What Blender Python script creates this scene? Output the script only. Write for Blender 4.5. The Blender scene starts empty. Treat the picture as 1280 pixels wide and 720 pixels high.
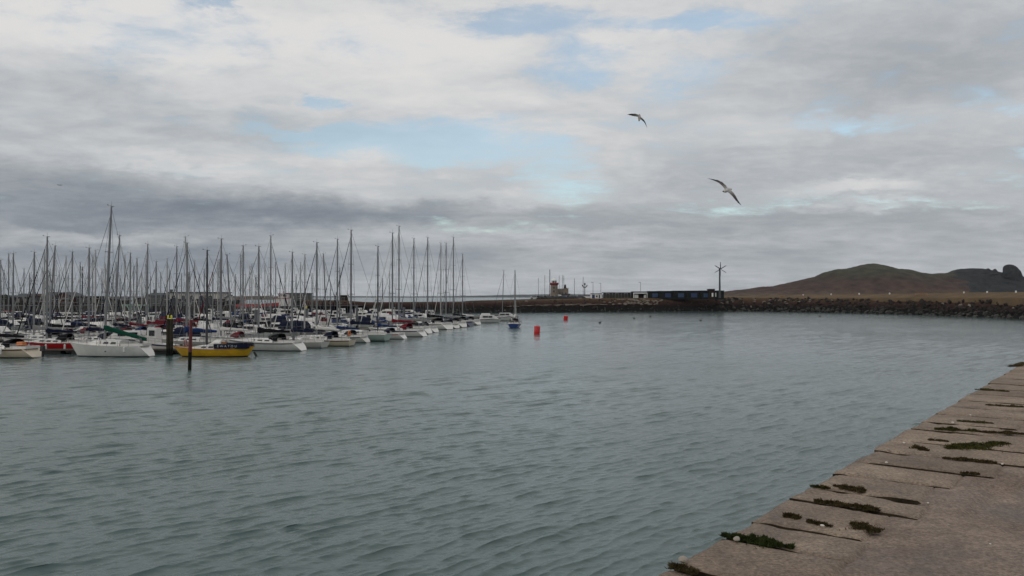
import bpy, math, random
import numpy as np
from mathutils import Vector, Matrix, noise as mnoise
R = math.radians
rnd = random.Random(11)
scene = bpy.context.scene
COL = scene.collection

# ------------------------------------------------------------------ camera
F = 1005.0
CAMZ = 6.3
TILT = math.atan(11 / F)
cd = bpy.data.cameras.new('camera'); cam = bpy.data.objects.new('camera', cd); COL.objects.link(cam)
cam.location = (0, 0, CAMZ); cam.rotation_euler = (math.pi / 2 + TILT, 0, 0)
cd.sensor_width = 36; cd.lens = 36 * F / 1280; cd.clip_start = 0.1; cd.clip_end = 30000
scene.camera = cam
scene.cycles.use_denoising = True
scene.cycles.use_adaptive_sampling = False
scene.cycles.volume_bounces = 0
scene.cycles.max_bounces = 6
scene.cycles.sample_clamp_indirect = 4

def ray(px, py):
    u = (px - 640) / F; v = (360 - py) / F
    return Vector((u, math.cos(TILT) - v * math.sin(TILT), math.sin(TILT) + v * math.cos(TILT)))
def P(px, py, z=0.0):
    r = ray(px, py); t = (z - CAMZ) / r.z
    return Vector((r.x * t, r.y * t, z))
def PD(px, py, D):
    r = ray(px, py); t = D / r.y
    return Vector((r.x * t, D, CAMZ + r.z * t))
def ZD(py, D): return PD(640, py, D).z
def XD(px, D): return PD(px, 371, D).x

# ------------------------------------------------------------------ materials
def lin(c): return tuple(c) + (1,)
_m = {}
def mat(name, col, rough=0.6, metal=0.0, var=0.12, scale=3.0, col2=None, bump=0.0, bscale=20.0, coord='Object', spec=0.5, coat=0.0):
    if name in _m: return _m[name]
    m = bpy.data.materials.new(name); m.use_nodes = True; nt = m.node_tree; b = nt.nodes['Principled BSDF']
    b.inputs['Roughness'].default_value = rough; b.inputs['Metallic'].default_value = metal
    if rough >= .8 and spec == .5: spec = .08
    b.inputs['Specular IOR Level'].default_value = spec; b.inputs['Coat Weight'].default_value = coat
    tc = nt.nodes.new('ShaderNodeTexCoord'); nz = nt.nodes.new('ShaderNodeTexNoise'); nz.inputs['Scale'].default_value = scale
    nz.inputs['Detail'].default_value = 6; nz.inputs['Roughness'].default_value = .65
    nt.links.new(tc.outputs[coord], nz.inputs['Vector'])
    rp = nt.nodes.new('ShaderNodeValToRGB'); rp.color_ramp.elements[0].position = .3; rp.color_ramp.elements[1].position = .7
    c2 = col2 or tuple(min(1, c * (1 + var)) for c in col); c1 = col if col2 else tuple(c * (1 - var) for c in col)
    rp.color_ramp.elements[0].color = lin(c1); rp.color_ramp.elements[1].color = lin(c2)
    nt.links.new(nz.outputs['Fac'], rp.inputs['Fac']); nt.links.new(rp.outputs['Color'], b.inputs['Base Color'])
    if bump:
        n2 = nt.nodes.new('ShaderNodeTexNoise'); n2.inputs['Scale'].default_value = bscale; n2.inputs['Detail'].default_value = 5
        bp = nt.nodes.new('ShaderNodeBump'); bp.inputs['Strength'].default_value = bump; bp.inputs['Distance'].default_value = 1 / bscale
        nt.links.new(tc.outputs[coord], n2.inputs['Vector']); nt.links.new(n2.outputs['Fac'], bp.inputs['Height']); nt.links.new(bp.outputs['Normal'], b.inputs['Normal'])
    _m[name] = m
    return m
def hullmat(name, top, boot=(.02, .03, .03), low=None, zlow=.35, wear=.1):
    """topsides with an antifouling band at the waterline, grime streaks"""
    if name in _m: return _m[name]
    m = mat(name, top, .28, var=wear, scale=1.3, coat=.3); nt = m.node_tree; b = nt.nodes['Principled BSDF']
    tc = [n for n in nt.nodes if n.type == 'TEX_COORD'][0]; sep = nt.nodes.new('ShaderNodeSeparateXYZ'); nt.links.new(tc.outputs['Object'], sep.inputs[0])
    base = [n for n in nt.nodes if n.type == 'VALTORGB'][0].outputs['Color']
    def band(z, col, prev):
        gt = nt.nodes.new('ShaderNodeMath'); gt.operation = 'LESS_THAN'; gt.inputs[1].default_value = z; nt.links.new(sep.outputs['Z'], gt.inputs[0])
        mx = nt.nodes.new('ShaderNodeMix'); mx.data_type = 'RGBA'; nt.links.new(gt.outputs[0], mx.inputs['Factor']); nt.links.new(prev, mx.inputs['A']); mx.inputs['B'].default_value = lin(col)
        return mx.outputs['Result']
    c = base
    if low: c = band(zlow, low, c)
    c = band(.1, boot, c)
    nt.links.new(c, b.inputs['Base Color'])
    return m

WHITE = hullmat('white_gelcoat', (.64, .63, .60)); OFFW = hullmat('aged_white_gelcoat', (.46, .45, .42), (.03, .05, .09))
GREENW = hullmat('pale_green_gelcoat', (.34, .42, .38), (.02, .06, .05)); CREAM = hullmat('cream_gelcoat', (.55, .47, .36), (.015, .02, .02))
BLUEH = hullmat('royal_blue_gelcoat', (.02, .05, .19), (.02, .02, .02)); NAVYH = hullmat('navy_gelcoat', (.012, .02, .06))
REDH = hullmat('red_topsides', (.38, .008, .012), (.01, .01, .01), (.5, .46, .42), .55); YELH = hullmat('yellow_paint', (.62, .35, .012), (.04, .02, .01), wear=.18)
GREYH = hullmat('grey_gelcoat', (.32, .33, .34)); BLKH = hullmat('black_hull', (.012, .012, .014))
HULLS = {'white': WHITE, 'off-white': OFFW, 'pale green': GREENW, 'cream': CREAM, 'blue': BLUEH, 'navy': NAVYH, 'grey': GREYH}
DECK = mat('deck_gelcoat', (.48, .47, .44), .5, var=.1, scale=2); DECKT = mat('teak_deck', (.28, .2, .12), .7, var=.25, scale=6)
CABIN = mat('cabin_gelcoat', (.58, .57, .545), .35, var=.07, scale=2, coat=.2)
GLASS = mat('smoked_window', (.012, .014, .018), .08, var=.2, spec=.8)
ALU = mat('anodised_aluminium', (.18, .185, .19), .5, .15, var=.12, scale=4); ALUW = mat('white_mast_paint', (.33, .33, .32), .4, var=.08)
ALUD = mat('black_mast', (.03, .03, .035), .4, var=.2); STEEL = mat('stainless_wire', (.12, .125, .13), .5, .2)
CANV = {'navy': mat('navy_canvas', (.008, .011, .028), .85, var=.3, scale=5, bump=.4, bscale=9), 'blue': mat('blue_canvas', (.012, .03, .10), .85, var=.25, scale=5, bump=.4, bscale=9),
        'green': mat('green_canvas', (.006, .055, .034), .85, var=.25, scale=5, bump=.4, bscale=9), 'black': mat('black_canvas', (.008, .008, .010), .85, var=.3, scale=5, bump=.4, bscale=9),
        'maroon': mat('maroon_canvas', (.13, .012, .02), .85, var=.25, scale=5, bump=.4, bscale=9), 'grey': mat('grey_canvas', (.2, .2, .2), .85, var=.2, scale=5, bump=.4, bscale=9),
        'white': mat('white_canvas', (.6, .59, .56), .85, var=.1, scale=5, bump=.4, bscale=9)}
STR = {'navy': mat('navy_stripe', (.015, .02, .08), .4), 'red': mat('red_stripe', (.3, .02, .02), .4), 'brown': mat('teak_stripe', (.12, .06, .03), .5), 'grey': mat('grey_stripe', (.2, .2, .21), .4)}
RUB = mat('black_rubber', (.015, .015, .015), .6); ORANGE = mat('orange_plastic', (.6, .16, .02), .5); VARN = mat('varnished_wood', (.3, .13, .04), .35, var=.3, scale=5)
REDP = mat('red_buoy_paint', (.5, .008, .012), .35, var=.15, scale=4); YELP = mat('yellow_cap_paint', (.6, .55, .03), .5)

# ------------------------------------------------------------------ mesh builder
class MB:
    def __init__(s): s.v = []; s.f = []; s.mi = []; s.cm = 0
    def add(s, vs, fs):
        o = len(s.v); s.v += [tuple(p) for p in vs]; s.f += [tuple(i + o for i in f) for f in fs]; s.mi += [s.cm] * len(fs); return s
    def box(s, c, d, rz=0, taper=1.0):
        x, y, z = d[0] / 2, d[1] / 2, d[2] / 2; ca, sa = math.cos(rz), math.sin(rz); vs = []
        for k, t in ((-1, 1), (1, taper)):
            for a, b in ((-1, -1), (1, -1), (1, 1), (-1, 1)):
                X, Y = a * x * t, b * y * t; vs.append((c[0] + X * ca - Y * sa, c[1] + X * sa + Y * ca, c[2] + k * z))
        return s.add(vs, [(0, 3, 2, 1), (4, 5, 6, 7), (0, 1, 5, 4), (1, 2, 6, 5), (2, 3, 7, 6), (3, 0, 4, 7)])
    def tube(s, pts, r, n=6, caps=True):
        pts = [Vector(p) for p in pts]; rs = r if isinstance(r, (list, tuple)) else [r] * len(pts); vs = []; fs = []
        for i, p in enumerate(pts):
            d = (pts[min(i + 1, len(pts) - 1)] - pts[max(i - 1, 0)]).normalized()
            a = Vector((0, 0, 1)) if abs(d.z) < .9 else Vector((1, 0, 0)); u = d.cross(a).normalized(); w = d.cross(u)
            for k in range(n):
                t = 2 * math.pi * k / n; vs.append(p + (u * math.cos(t) + w * math.sin(t)) * rs[i])
        for i in range(len(pts) - 1):
            for k in range(n): fs.append((i * n + k, (i + 1) * n + k, (i + 1) * n + (k + 1) % n, i * n + (k + 1) % n))
        if caps: fs.append(tuple(range(n))); fs.append(tuple(reversed(range((len(pts) - 1) * n, len(pts) * n))))
        return s.add(vs, fs)
    def wire(s, pts, r, n=4):
        vs = []; fs = []
        for p in pts:
            for k in range(n): t = 2 * math.pi * (k + .5) / n; vs.append((p[0] + r * math.cos(t), p[1] + r * math.sin(t), p[2]))
        for i in range(len(pts) - 1):
            for k in range(n): fs.append((i * n + k, i * n + (k + 1) % n, (i + 1) * n + (k + 1) % n, (i + 1) * n + k))
        return s.add(vs, fs)
    def loft(s, rings, close=True, caps=True):
        n = len(rings[0]); vs = [p for r in rings for p in r]; fs = []
        for i in range(len(rings) - 1):
            for k in range(n if close else n - 1): fs.append((i * n + k, i * n + (k + 1) % n, (i + 1) * n + (k + 1) % n, (i + 1) * n + k))
        if caps: fs.append(tuple(reversed(range(n)))); fs.append(tuple(range((len(rings) - 1) * n, len(rings) * n)))
        return s.add(vs, fs)
    def prism(s, poly, axis, a, b):
        """poly: 2D points; axis 'x','y','z' extruded from a to b"""
        def q(p, t): return {'x': (t, p[0], p[1]), 'y': (p[0], t, p[1]), 'z': (p[0], p[1], t)}[axis]
        n = len(poly); return s.add([q(p, a) for p in poly] + [q(p, b) for p in poly], [tuple(range(n)), tuple(reversed(range(n, 2 * n)))] + [(i, i + n, (i + 1) % n + n, (i + 1) % n) for i in range(n)])
    def mesh(s, name, m, smooth=False):
        me = bpy.data.meshes.new(name); me.from_pydata(s.v, [], s.f)
        for x in (m if isinstance(m, (list, tuple)) else [m]): me.materials.append(x)
        if any(s.mi): me.polygons.foreach_set('material_index', s.mi)
        if smooth: me.polygons.foreach_set('use_smooth', [True] * len(me.polygons)); me.set_sharp_from_angle(angle=R(38))
        me.update(); return me
    def build(s, name, m, parent=None, smooth=False, loc=None):
        o = bpy.data.objects.new(name, s.mesh(name, m, smooth)); COL.objects.link(o); o.parent = parent
        if loc is not None: o.location = loc
        return o
def empty(name, loc=(0, 0, 0), rz=0):
    o = bpy.data.objects.new(name, None); COL.objects.link(o); o.location = loc; o.rotation_euler = (0, 0, rz); o.empty_display_size = .5; return o
def tag(o, label=None, cat=None, group=None, kind=None):
    if label: o['label'] = label
    if cat: o['category'] = cat
    if group: o['group'] = group
    if kind: o['kind'] = kind
    return o
KIDS = {}
def reg(root):
    KIDS.clear()
def copy_tree(o, kids, parent=None, skip=()):
    c = o.copy(); COL.objects.link(c); c.parent = parent
    for k in kids.get(o.name, []):
        if k.name.split('.')[0] in skip: continue
        copy_tree(k, kids, c, skip)
    return c
def kidmap(objs):
    d = {}
    for o in objs:
        if o.parent: d.setdefault(o.parent.name, []).append(o)
    return d
def grid_mesh(name, X, Y, Z, m, parent=None, smooth=True):
    """X,Y,Z: 2D numpy arrays"""
    r, c = X.shape; me = bpy.data.meshes.new(name); me.vertices.add(r * c)
    me.vertices.foreach_set('co', np.stack([X, Y, Z], -1).astype(np.float32).ravel())
    i = np.arange((r - 1) * (c - 1)); a = (i // (c - 1)) * c + i % (c - 1)
    q = np.stack([a, a + 1, a + c + 1, a + c], -1).astype(np.int32)
    me.loops.add(q.size); me.loops.foreach_set('vertex_index', q.ravel()); me.polygons.add(len(q))
    me.polygons.foreach_set('loop_start', (np.arange(len(q)) * 4).astype(np.int32)); me.polygons.foreach_set('loop_total', np.full(len(q), 4, np.int32))
    me.update(calc_edges=True); me.validate(); me.materials.append(m)
    if smooth: me.polygons.foreach_set('use_smooth', [True] * len(me.polygons))
    o = bpy.data.objects.new(name, me); COL.objects.link(o); o.parent = parent; return o
def vnoise(X, Y, seed=0, octaves=4, lac=2.0, gain=.5):
    """value noise on numpy arrays, roughly -1..1"""
    out = np.zeros_like(X, dtype=float); amp = 1.0; fr = 1.0; tot = 0
    for o in range(octaves):
        x = X * fr + 37.1 * (seed + o); y = Y * fr + 91.7 * (seed + o); xi = np.floor(x); yi = np.floor(y); xf = x - xi; yf = y - yi
        u = xf * xf * (3 - 2 * xf); v = yf * yf * (3 - 2 * yf)
        def h(a, b): t = np.sin(a * 127.1 + b * 311.7 + seed * 13.7) * 43758.5453; return 2 * (t - np.floor(t)) - 1
        out += amp * ((h(xi, yi) * (1 - u) + h(xi + 1, yi) * u) * (1 - v) + (h(xi, yi + 1) * (1 - u) + h(xi + 1, yi + 1) * u) * v)
        tot += amp; amp *= gain; fr *= lac
    return out / tot
ORD = 'first second third fourth fifth sixth seventh eighth ninth tenth eleventh twelfth thirteenth fourteenth fifteenth sixteenth seventeenth eighteenth nineteenth twentieth'.split()
ORD += ['twenty-' + w for w in ORD[:9]] + ['thirtieth'] + ['thirty-' + w for w in ORD[:9]] + ['fortieth'] + ['forty-' + w for w in ORD[:9]]
HAZE = 0.00004
SKYK = (1.7, 1.7, 1.58)
# ------------------------------------------------------------------ light, sky, air
scene.view_settings.view_transform = 'Standard'; scene.view_settings.look = 'None'; scene.view_settings.gamma = 1; scene.view_settings.exposure = 0
scene.view_settings.use_curve_mapping = False
SUN_EL, SUN_AZ = R(24), R(235)      # compass-style: clockwise from +Y
sd = bpy.data.lights.new('sun', 'SUN'); sun = bpy.data.objects.new('sun', sd); COL.objects.link(sun)
sd.energy = .5; sd.angle = R(20); sd.color = (1, .93, .84)
sdir = Vector((math.sin(SUN_AZ) * math.cos(SUN_EL), math.cos(SUN_AZ) * math.cos(SUN_EL), math.sin(SUN_EL)))
sun.rotation_euler = sdir.to_track_quat('Z', 'Y').to_euler(); sun.location = (-20, -20, 40)

w = bpy.data.worlds.new('World'); scene.world = w; w.use_nodes = True; nt = w.node_tree; N = nt.nodes; L = nt.links
bg = N['Background']; bg.inputs['Strength'].default_value = .1
sky = N.new('ShaderNodeTexSky'); sky.sky_type = 'NISHITA'; sky.sun_disc = False; sky.sun_elevation = SUN_EL; sky.sun_rotation = SUN_AZ
sky.air_density = 1.0; sky.dust_density = .4; sky.ozone_density = 1.2
tc = N.new('ShaderNodeTexCoord')
def val(x, sock):
    if isinstance(x, (int, float)): sock.default_value = x
    else: L.new(x, sock)
def M(op, a, b=0.0, c=None, clamp=False):
    n = N.new('ShaderNodeMath'); n.operation = op; n.use_clamp = clamp; val(a, n.inputs[0]); val(b, n.inputs[1])
    if c is not None: val(c, n.inputs[2])
    return n.outputs[0]
def VM(op, a, b=None, c=None):
    n = N.new('ShaderNodeVectorMath'); n.operation = op
    for i, x in enumerate((a, b, c)):
        if x is None: continue
        if isinstance(x, (tuple, list)): n.inputs[i].default_value = x
        else: L.new(x, n.inputs[i])
    return n
sp = N.new('ShaderNodeSeparateXYZ'); L.new(tc.outputs['Generated'], sp.inputs[0])
az = M('ARCTAN2', sp.outputs[0], sp.outputs[1]); el = M('ARCSINE', sp.outputs[2])
elp = M('MAXIMUM', el, 0.0)
# cloud-layer coordinates: a flat layer seen in perspective, so clouds thin out towards the horizon
dz = M('ADD', M('MAXIMUM', sp.outputs[2], 0.0), .13)
cx = M('DIVIDE', sp.outputs[0], dz); cy = M('DIVIDE', sp.outputs[1], dz)
cl = N.new('ShaderNodeCombineXYZ'); L.new(cx, cl.inputs[0]); L.new(cy, cl.inputs[1])
def NZ(vec, scale, detail=8, rough=.55, dist=0.0, loc=(0, 0, 0), sc=(1, 1, 1)):
    mp = N.new('ShaderNodeMapping'); mp.inputs['Location'].default_value = loc; mp.inputs['Scale'].default_value = sc; L.new(vec, mp.inputs[0])
    n = N.new('ShaderNodeTexNoise'); n.inputs['Scale'].default_value = scale; n.inputs['Detail'].default_value = detail; n.inputs['Roughness'].default_value = rough
    n.inputs['Distortion'].default_value = dist; L.new(mp.outputs[0], n.inputs['Vector']); return n
big = NZ(cl.outputs[0], .55, 7, .56, .6, (3.1, 1.7, 0), (1, 1.2, 1)).outputs['Fac']
med = NZ(cl.outputs[0], 1.5, 9, .6, .5, (7.3, 2.9, 0), (1, 1.15, 1)).outputs['Fac']
fin = NZ(cl.outputs[0], 4.5, 9, .66, .3, (1.3, 8.9, 0), (.85, 1.15, 1)).outputs['Fac']
# angular coordinates (radians), warped so that the hand-placed banks get ragged edges
ae = N.new('ShaderNodeCombineXYZ'); L.new(az, ae.inputs[0]); L.new(el, ae.inputs[1])
w1 = NZ(ae.outputs[0], 7, 5, .6, 0, (0, 0, 0), (1, 2.6, 1)); w2 = NZ(ae.outputs[0], 26, 5, .65, 0, (5, 3, 0), (1, 2.6, 1))
wc = VM('MULTIPLY_ADD', w1.outputs['Color'], (.17, .05, 0), (-.085, -.025, 0)).outputs[0]
wd = VM('MULTIPLY_ADD', w2.outputs['Color'], (.06, .022, 0), (-.03, -.011, 0)).outputs[0]
aw = VM('ADD', VM('ADD', ae.outputs[0], wc).outputs[0], wd).outputs[0]
def blob(px, py, rx, ry):
    a = math.atan((px - 640) / F); e = math.atan((371 - py) / F * math.cos(a)); ix, iy = F / rx * 1.0, F / ry
    v = VM('MULTIPLY_ADD', aw, (ix, iy, 0), (-a * ix, -e * iy, 0)).outputs[0]
    ln = VM('LENGTH', v).outputs['Value']
    mr = N.new('ShaderNodeMapRange'); mr.interpolation_type = 'SMOOTHERSTEP'; mr.inputs['From Min'].default_value = 1.5; mr.inputs['From Max'].default_value = 0.2
    L.new(ln, mr.inputs['Value']); return mr.outputs[0]
def acc(base, items):
    s = base
    for (px, py, rx, ry, amp) in items: s = M('MULTIPLY_ADD', blob(px, py, rx, ry), amp, s)
    return s
gaps = acc(0.0, [(535, 172, 125, 30, .75), (690, 205, 70, 32, .4), (440, 175, 60, 20, .35), (725, 75, 70, 32, .45), (655, 28, 110, 18, .55), (275, 4, 40, 10, .7), (860, 28, 110, 12, .55), (405, 124, 28, 8, .7),
    (845, 100, 70, 24, .35), (930, 255, 170, 12, .25), (560, 283, 150, 12, .4), (1165, 258, 90, 8, .3), (1200, 145, 160, 12, .15), (390, 165, 200, 6, .35), (150, 30, 160, 40, .35), (1000, 150, 120, 12, .3), (720, 240, 80, 30, .3)])
shade0 = acc(0.0, [(130, 258, 330, 34, -.30), (380, 264, 260, 22, -.20), (60, 215, 130, 18, -.16), (20, 330, 260, 45, -.2), (330, 320, 300, 30, -.1), (60, 100, 120, 26, -.1), (1080, 70, 260, 70, -.15), (1250, 30, 160, 80, -.1),
    (1000, 200, 330, 26, -.11), (760, 275, 420, 22, -.11), (560, 325, 560, 16, -.12), (1080, 290, 260, 20, -.05), (300, 155, 160, 18, -.06), (180, 175, 220, 20, -.1),
    (500, 60, 130, 40, .16), (850, 60, 120, 34, .12), (240, 205, 110, 9, .16), (330, 188, 200, 14, .12), (110, 295, 110, 9, .26), (660, 165, 80, 20, .08), (1060, 238, 80, 9, .2), (1080, 258, 80, 7, .16), (700, 288, 150, 6, .12), (620, 250, 150, 10, .1), (690, 330, 420, 8, .07), (60, 20, 260, 60, .10), (160, 60, 160, 14, .14), (330, 40, 200, 24, .12), (560, 120, 200, 16, .1), (640, 345, 900, 10, .05)])
# brightness of the cloud deck: brighter above, greyer towards the horizon
elev = M('MULTIPLY_ADD', M('MINIMUM', elp, .5), .82, .560)
s1 = M('MULTIPLY_ADD', M('SUBTRACT', big, .5), .34, elev)
s2 = M('MULTIPLY_ADD', M('SUBTRACT', med, .5), .46, s1)
edge = NZ(aw, 9, 10, .68, .4, (2, 9, 0), (1, 2.1, 1)).outputs['Fac']
s3 = M('MULTIPLY_ADD', M('SUBTRACT', fin, .5), .46, s2)
shade = M('MULTIPLY_ADD', M('SUBTRACT', edge, .5), .27, M('ADD', s3, shade0))
rp = N.new('ShaderNodeValToRGB'); cr = rp.color_ramp; cr.interpolation = 'B_SPLINE'
cr.elements[0].position = 0; cr.elements[0].color = lin((.15, .175, .215)); cr.elements[1].position = 1; cr.elements[1].color = lin((.78, .765, .75))
for p, c in ((.25, (.24, .268, .305)), (.5, (.40, .422, .445)), (.72, (.55, .572, .595))):
    e = cr.elements.new(p); e.color = lin(c)
L.new(shade, rp.inputs[0])
cv = M('SUBTRACT', M('MULTIPLY_ADD', M('SUBTRACT', med, .5), 1.15, M('MULTIPLY_ADD', M('SUBTRACT', fin, .5), 1.5, M('MULTIPLY_ADD', M('SUBTRACT', edge, .5), .9, .82))), gaps)
cv = M('ADD', cv, M('MAXIMUM', M('MULTIPLY', M('SUBTRACT', .13, el), 4.0), 0.0))
mr = N.new('ShaderNodeMapRange'); mr.interpolation_type = 'SMOOTHSTEP'; mr.inputs['From Min'].default_value = .12; mr.inputs['From Max'].default_value = .80; mr.inputs['To Min'].default_value = .38; L.new(cv, mr.inputs['Value'])
skyc = VM('MULTIPLY', sky.outputs[0], (SKYK[0], SKYK[1], SKYK[2])).outputs[0]
clc = VM('SCALE', rp.outputs[0]); clc.inputs['Scale'].default_value = 10
mx = N.new('ShaderNodeMix'); mx.data_type = 'RGBA'; L.new(mr.outputs[0], mx.inputs['Factor']); L.new(skyc, mx.inputs['A']); L.new(clc.outputs[0], mx.inputs['B'])
L.new(mx.outputs['Result'], bg.inputs['Color'])

def build_haze():
    m = bpy.data.materials.new('haze'); m.use_nodes = True; nt = m.node_tree; nt.nodes.clear()
    o = nt.nodes.new('ShaderNodeOutputMaterial'); v = nt.nodes.new('ShaderNodeVolumePrincipled'); v.inputs['Density'].default_value = HAZE; v.inputs['Color'].default_value = (.74, .82, .92, 1)
    v.inputs['Anisotropy'].default_value = 0.0
    nt.links.new(v.outputs[0], o.inputs['Volume'])
    b = MB(); b.box((0, 4400, 195), (16000, 9400, 400)); ob = b.build('haze', m); tag(ob, kind='stuff', label='thin sea haze over the bay and far shore', cat='haze')
# ------------------------------------------------------------------ water
def water_mat(name, bumpfar):
    m = bpy.data.materials.new(name); m.use_nodes = True; nt = m.node_tree; b = nt.nodes['Principled BSDF']; L = nt.links
    b.inputs['Roughness'].default_value = .085; b.inputs['IOR'].default_value = 1.33
    g = nt.nodes.new('ShaderNodeNewGeometry'); mp = nt.nodes.new('ShaderNodeMapping'); L.new(g.outputs['Position'], mp.inputs[0])
    mp.inputs['Rotation'].default_value = (0, 0, R(-36)); mp.inputs['Scale'].default_value = (.45, 1.0, 1)
    n1 = nt.nodes.new('ShaderNodeTexNoise'); n1.inputs['Scale'].default_value = 2.2; n1.inputs['Detail'].default_value = 7; n1.inputs['Roughness'].default_value = .6; L.new(mp.outputs[0], n1.inputs['Vector'])
    # wind streaks: patches where the ripples are stronger
    n2 = nt.nodes.new('ShaderNodeTexNoise'); n2.inputs['Scale'].default_value = .035; n2.inputs['Detail'].default_value = 4; L.new(mp.outputs[0], n2.inputs['Vector'])
    mr = nt.nodes.new('ShaderNodeMapRange'); mr.inputs['From Min'].default_value = .35; mr.inputs['From Max'].default_value = .65; mr.inputs['To Min'].default_value = .5; mr.inputs['To Max'].default_value = 1.0; L.new(n2.outputs['Fac'], mr.inputs['Value'])
    bp = nt.nodes.new('ShaderNodeBump'); bp.inputs['Distance'].default_value = bumpfar; L.new(mr.outputs[0], bp.inputs['Strength']); L.new(n1.outputs['Fac'], bp.inputs['Height']); L.new(bp.outputs[0], b.inputs['Normal'])
    n3 = nt.nodes.new('ShaderNodeTexNoise'); n3.inputs['Scale'].default_value = .05; n3.inputs['Detail'].default_value = 3; L.new(g.outputs['Position'], n3.inputs['Vector'])
    rp = nt.nodes.new('ShaderNodeValToRGB'); rp.color_ramp.elements[0].position = .3; rp.color_ramp.elements[1].position = .7
    rp.color_ramp.elements[0].color = lin((.062, .100, .098)); rp.color_ramp.elements[1].color = lin((.076, .118, .115)); L.new(n3.outputs['Fac'], rp.inputs[0]); L.new(rp.outputs[0], b.inputs['Base Color'])
    return m
WAT = water_mat('harbour_water', .085)
nr, nc = 1800, 1500
D = 7.5 * (420 / 7.5) ** (np.linspace(0, 1, nr)); th = np.linspace(-.86, 1.02, nc)
X = D[:, None] * th[None, :]; Y = np.repeat(D[:, None], nc, 1)
dsp = np.maximum(Y * 0.0024, Y * (th[1] - th[0]))
rs = np.random.RandomState(5); Z = np.zeros_like(X); main = math.atan2(.80, -.74)
pt = .88 + .22 * vnoise(X / 13 + 4, Y / 13, 3, 3)
wx = X + .5 * vnoise(X / 6, Y / 6, 8, 2); wy = Y + .5 * vnoise(X / 6 + 9, Y / 6, 9, 2)
GX = np.zeros_like(X); GY = np.zeros_like(X); CHOP = 1.55
for i in range(126):
    lam = .11 * (1.05 / .11) ** rs.rand() if i < 96 else 1.2 * 2.4 ** rs.rand(); a = main + rs.randn() * (.13 + .16 * (lam < .4)); k = 2 * math.pi / lam
    amp = .0315 / k * ((1.4 if .2 < lam < .8 else .85) if i < 96 else .28)
    att = np.clip((lam / dsp - 2.2) / 2.0, 0, 1); ph = k * (wx * math.cos(a) + wy * math.sin(a)) + rs.rand() * 6.283
    s = np.sin(ph); Z += amp * att * s; c_ = np.cos(ph) * amp * att * pt * CHOP; GX += c_ * math.cos(a); GY += c_ * math.sin(a)
Z *= pt * np.clip((400 - Y) / 60, 0, 1)
ow = grid_mesh('harbour_water', X + GX, Y + GY, Z + .0, WAT); tag(ow, kind='structure')
b = MB(); b.add([(-14000, -3000, -.2), (14000, -3000, -.2), (14000, 14000, -.2), (-14000, 14000, -.2)], [(0, 1, 2, 3)])
SEAM = mat('sea_water', (.05, .085, .09), .25, var=.1, scale=.01, coord='Object'); tag(b.build('sea', SEAM), kind='structure')

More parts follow.
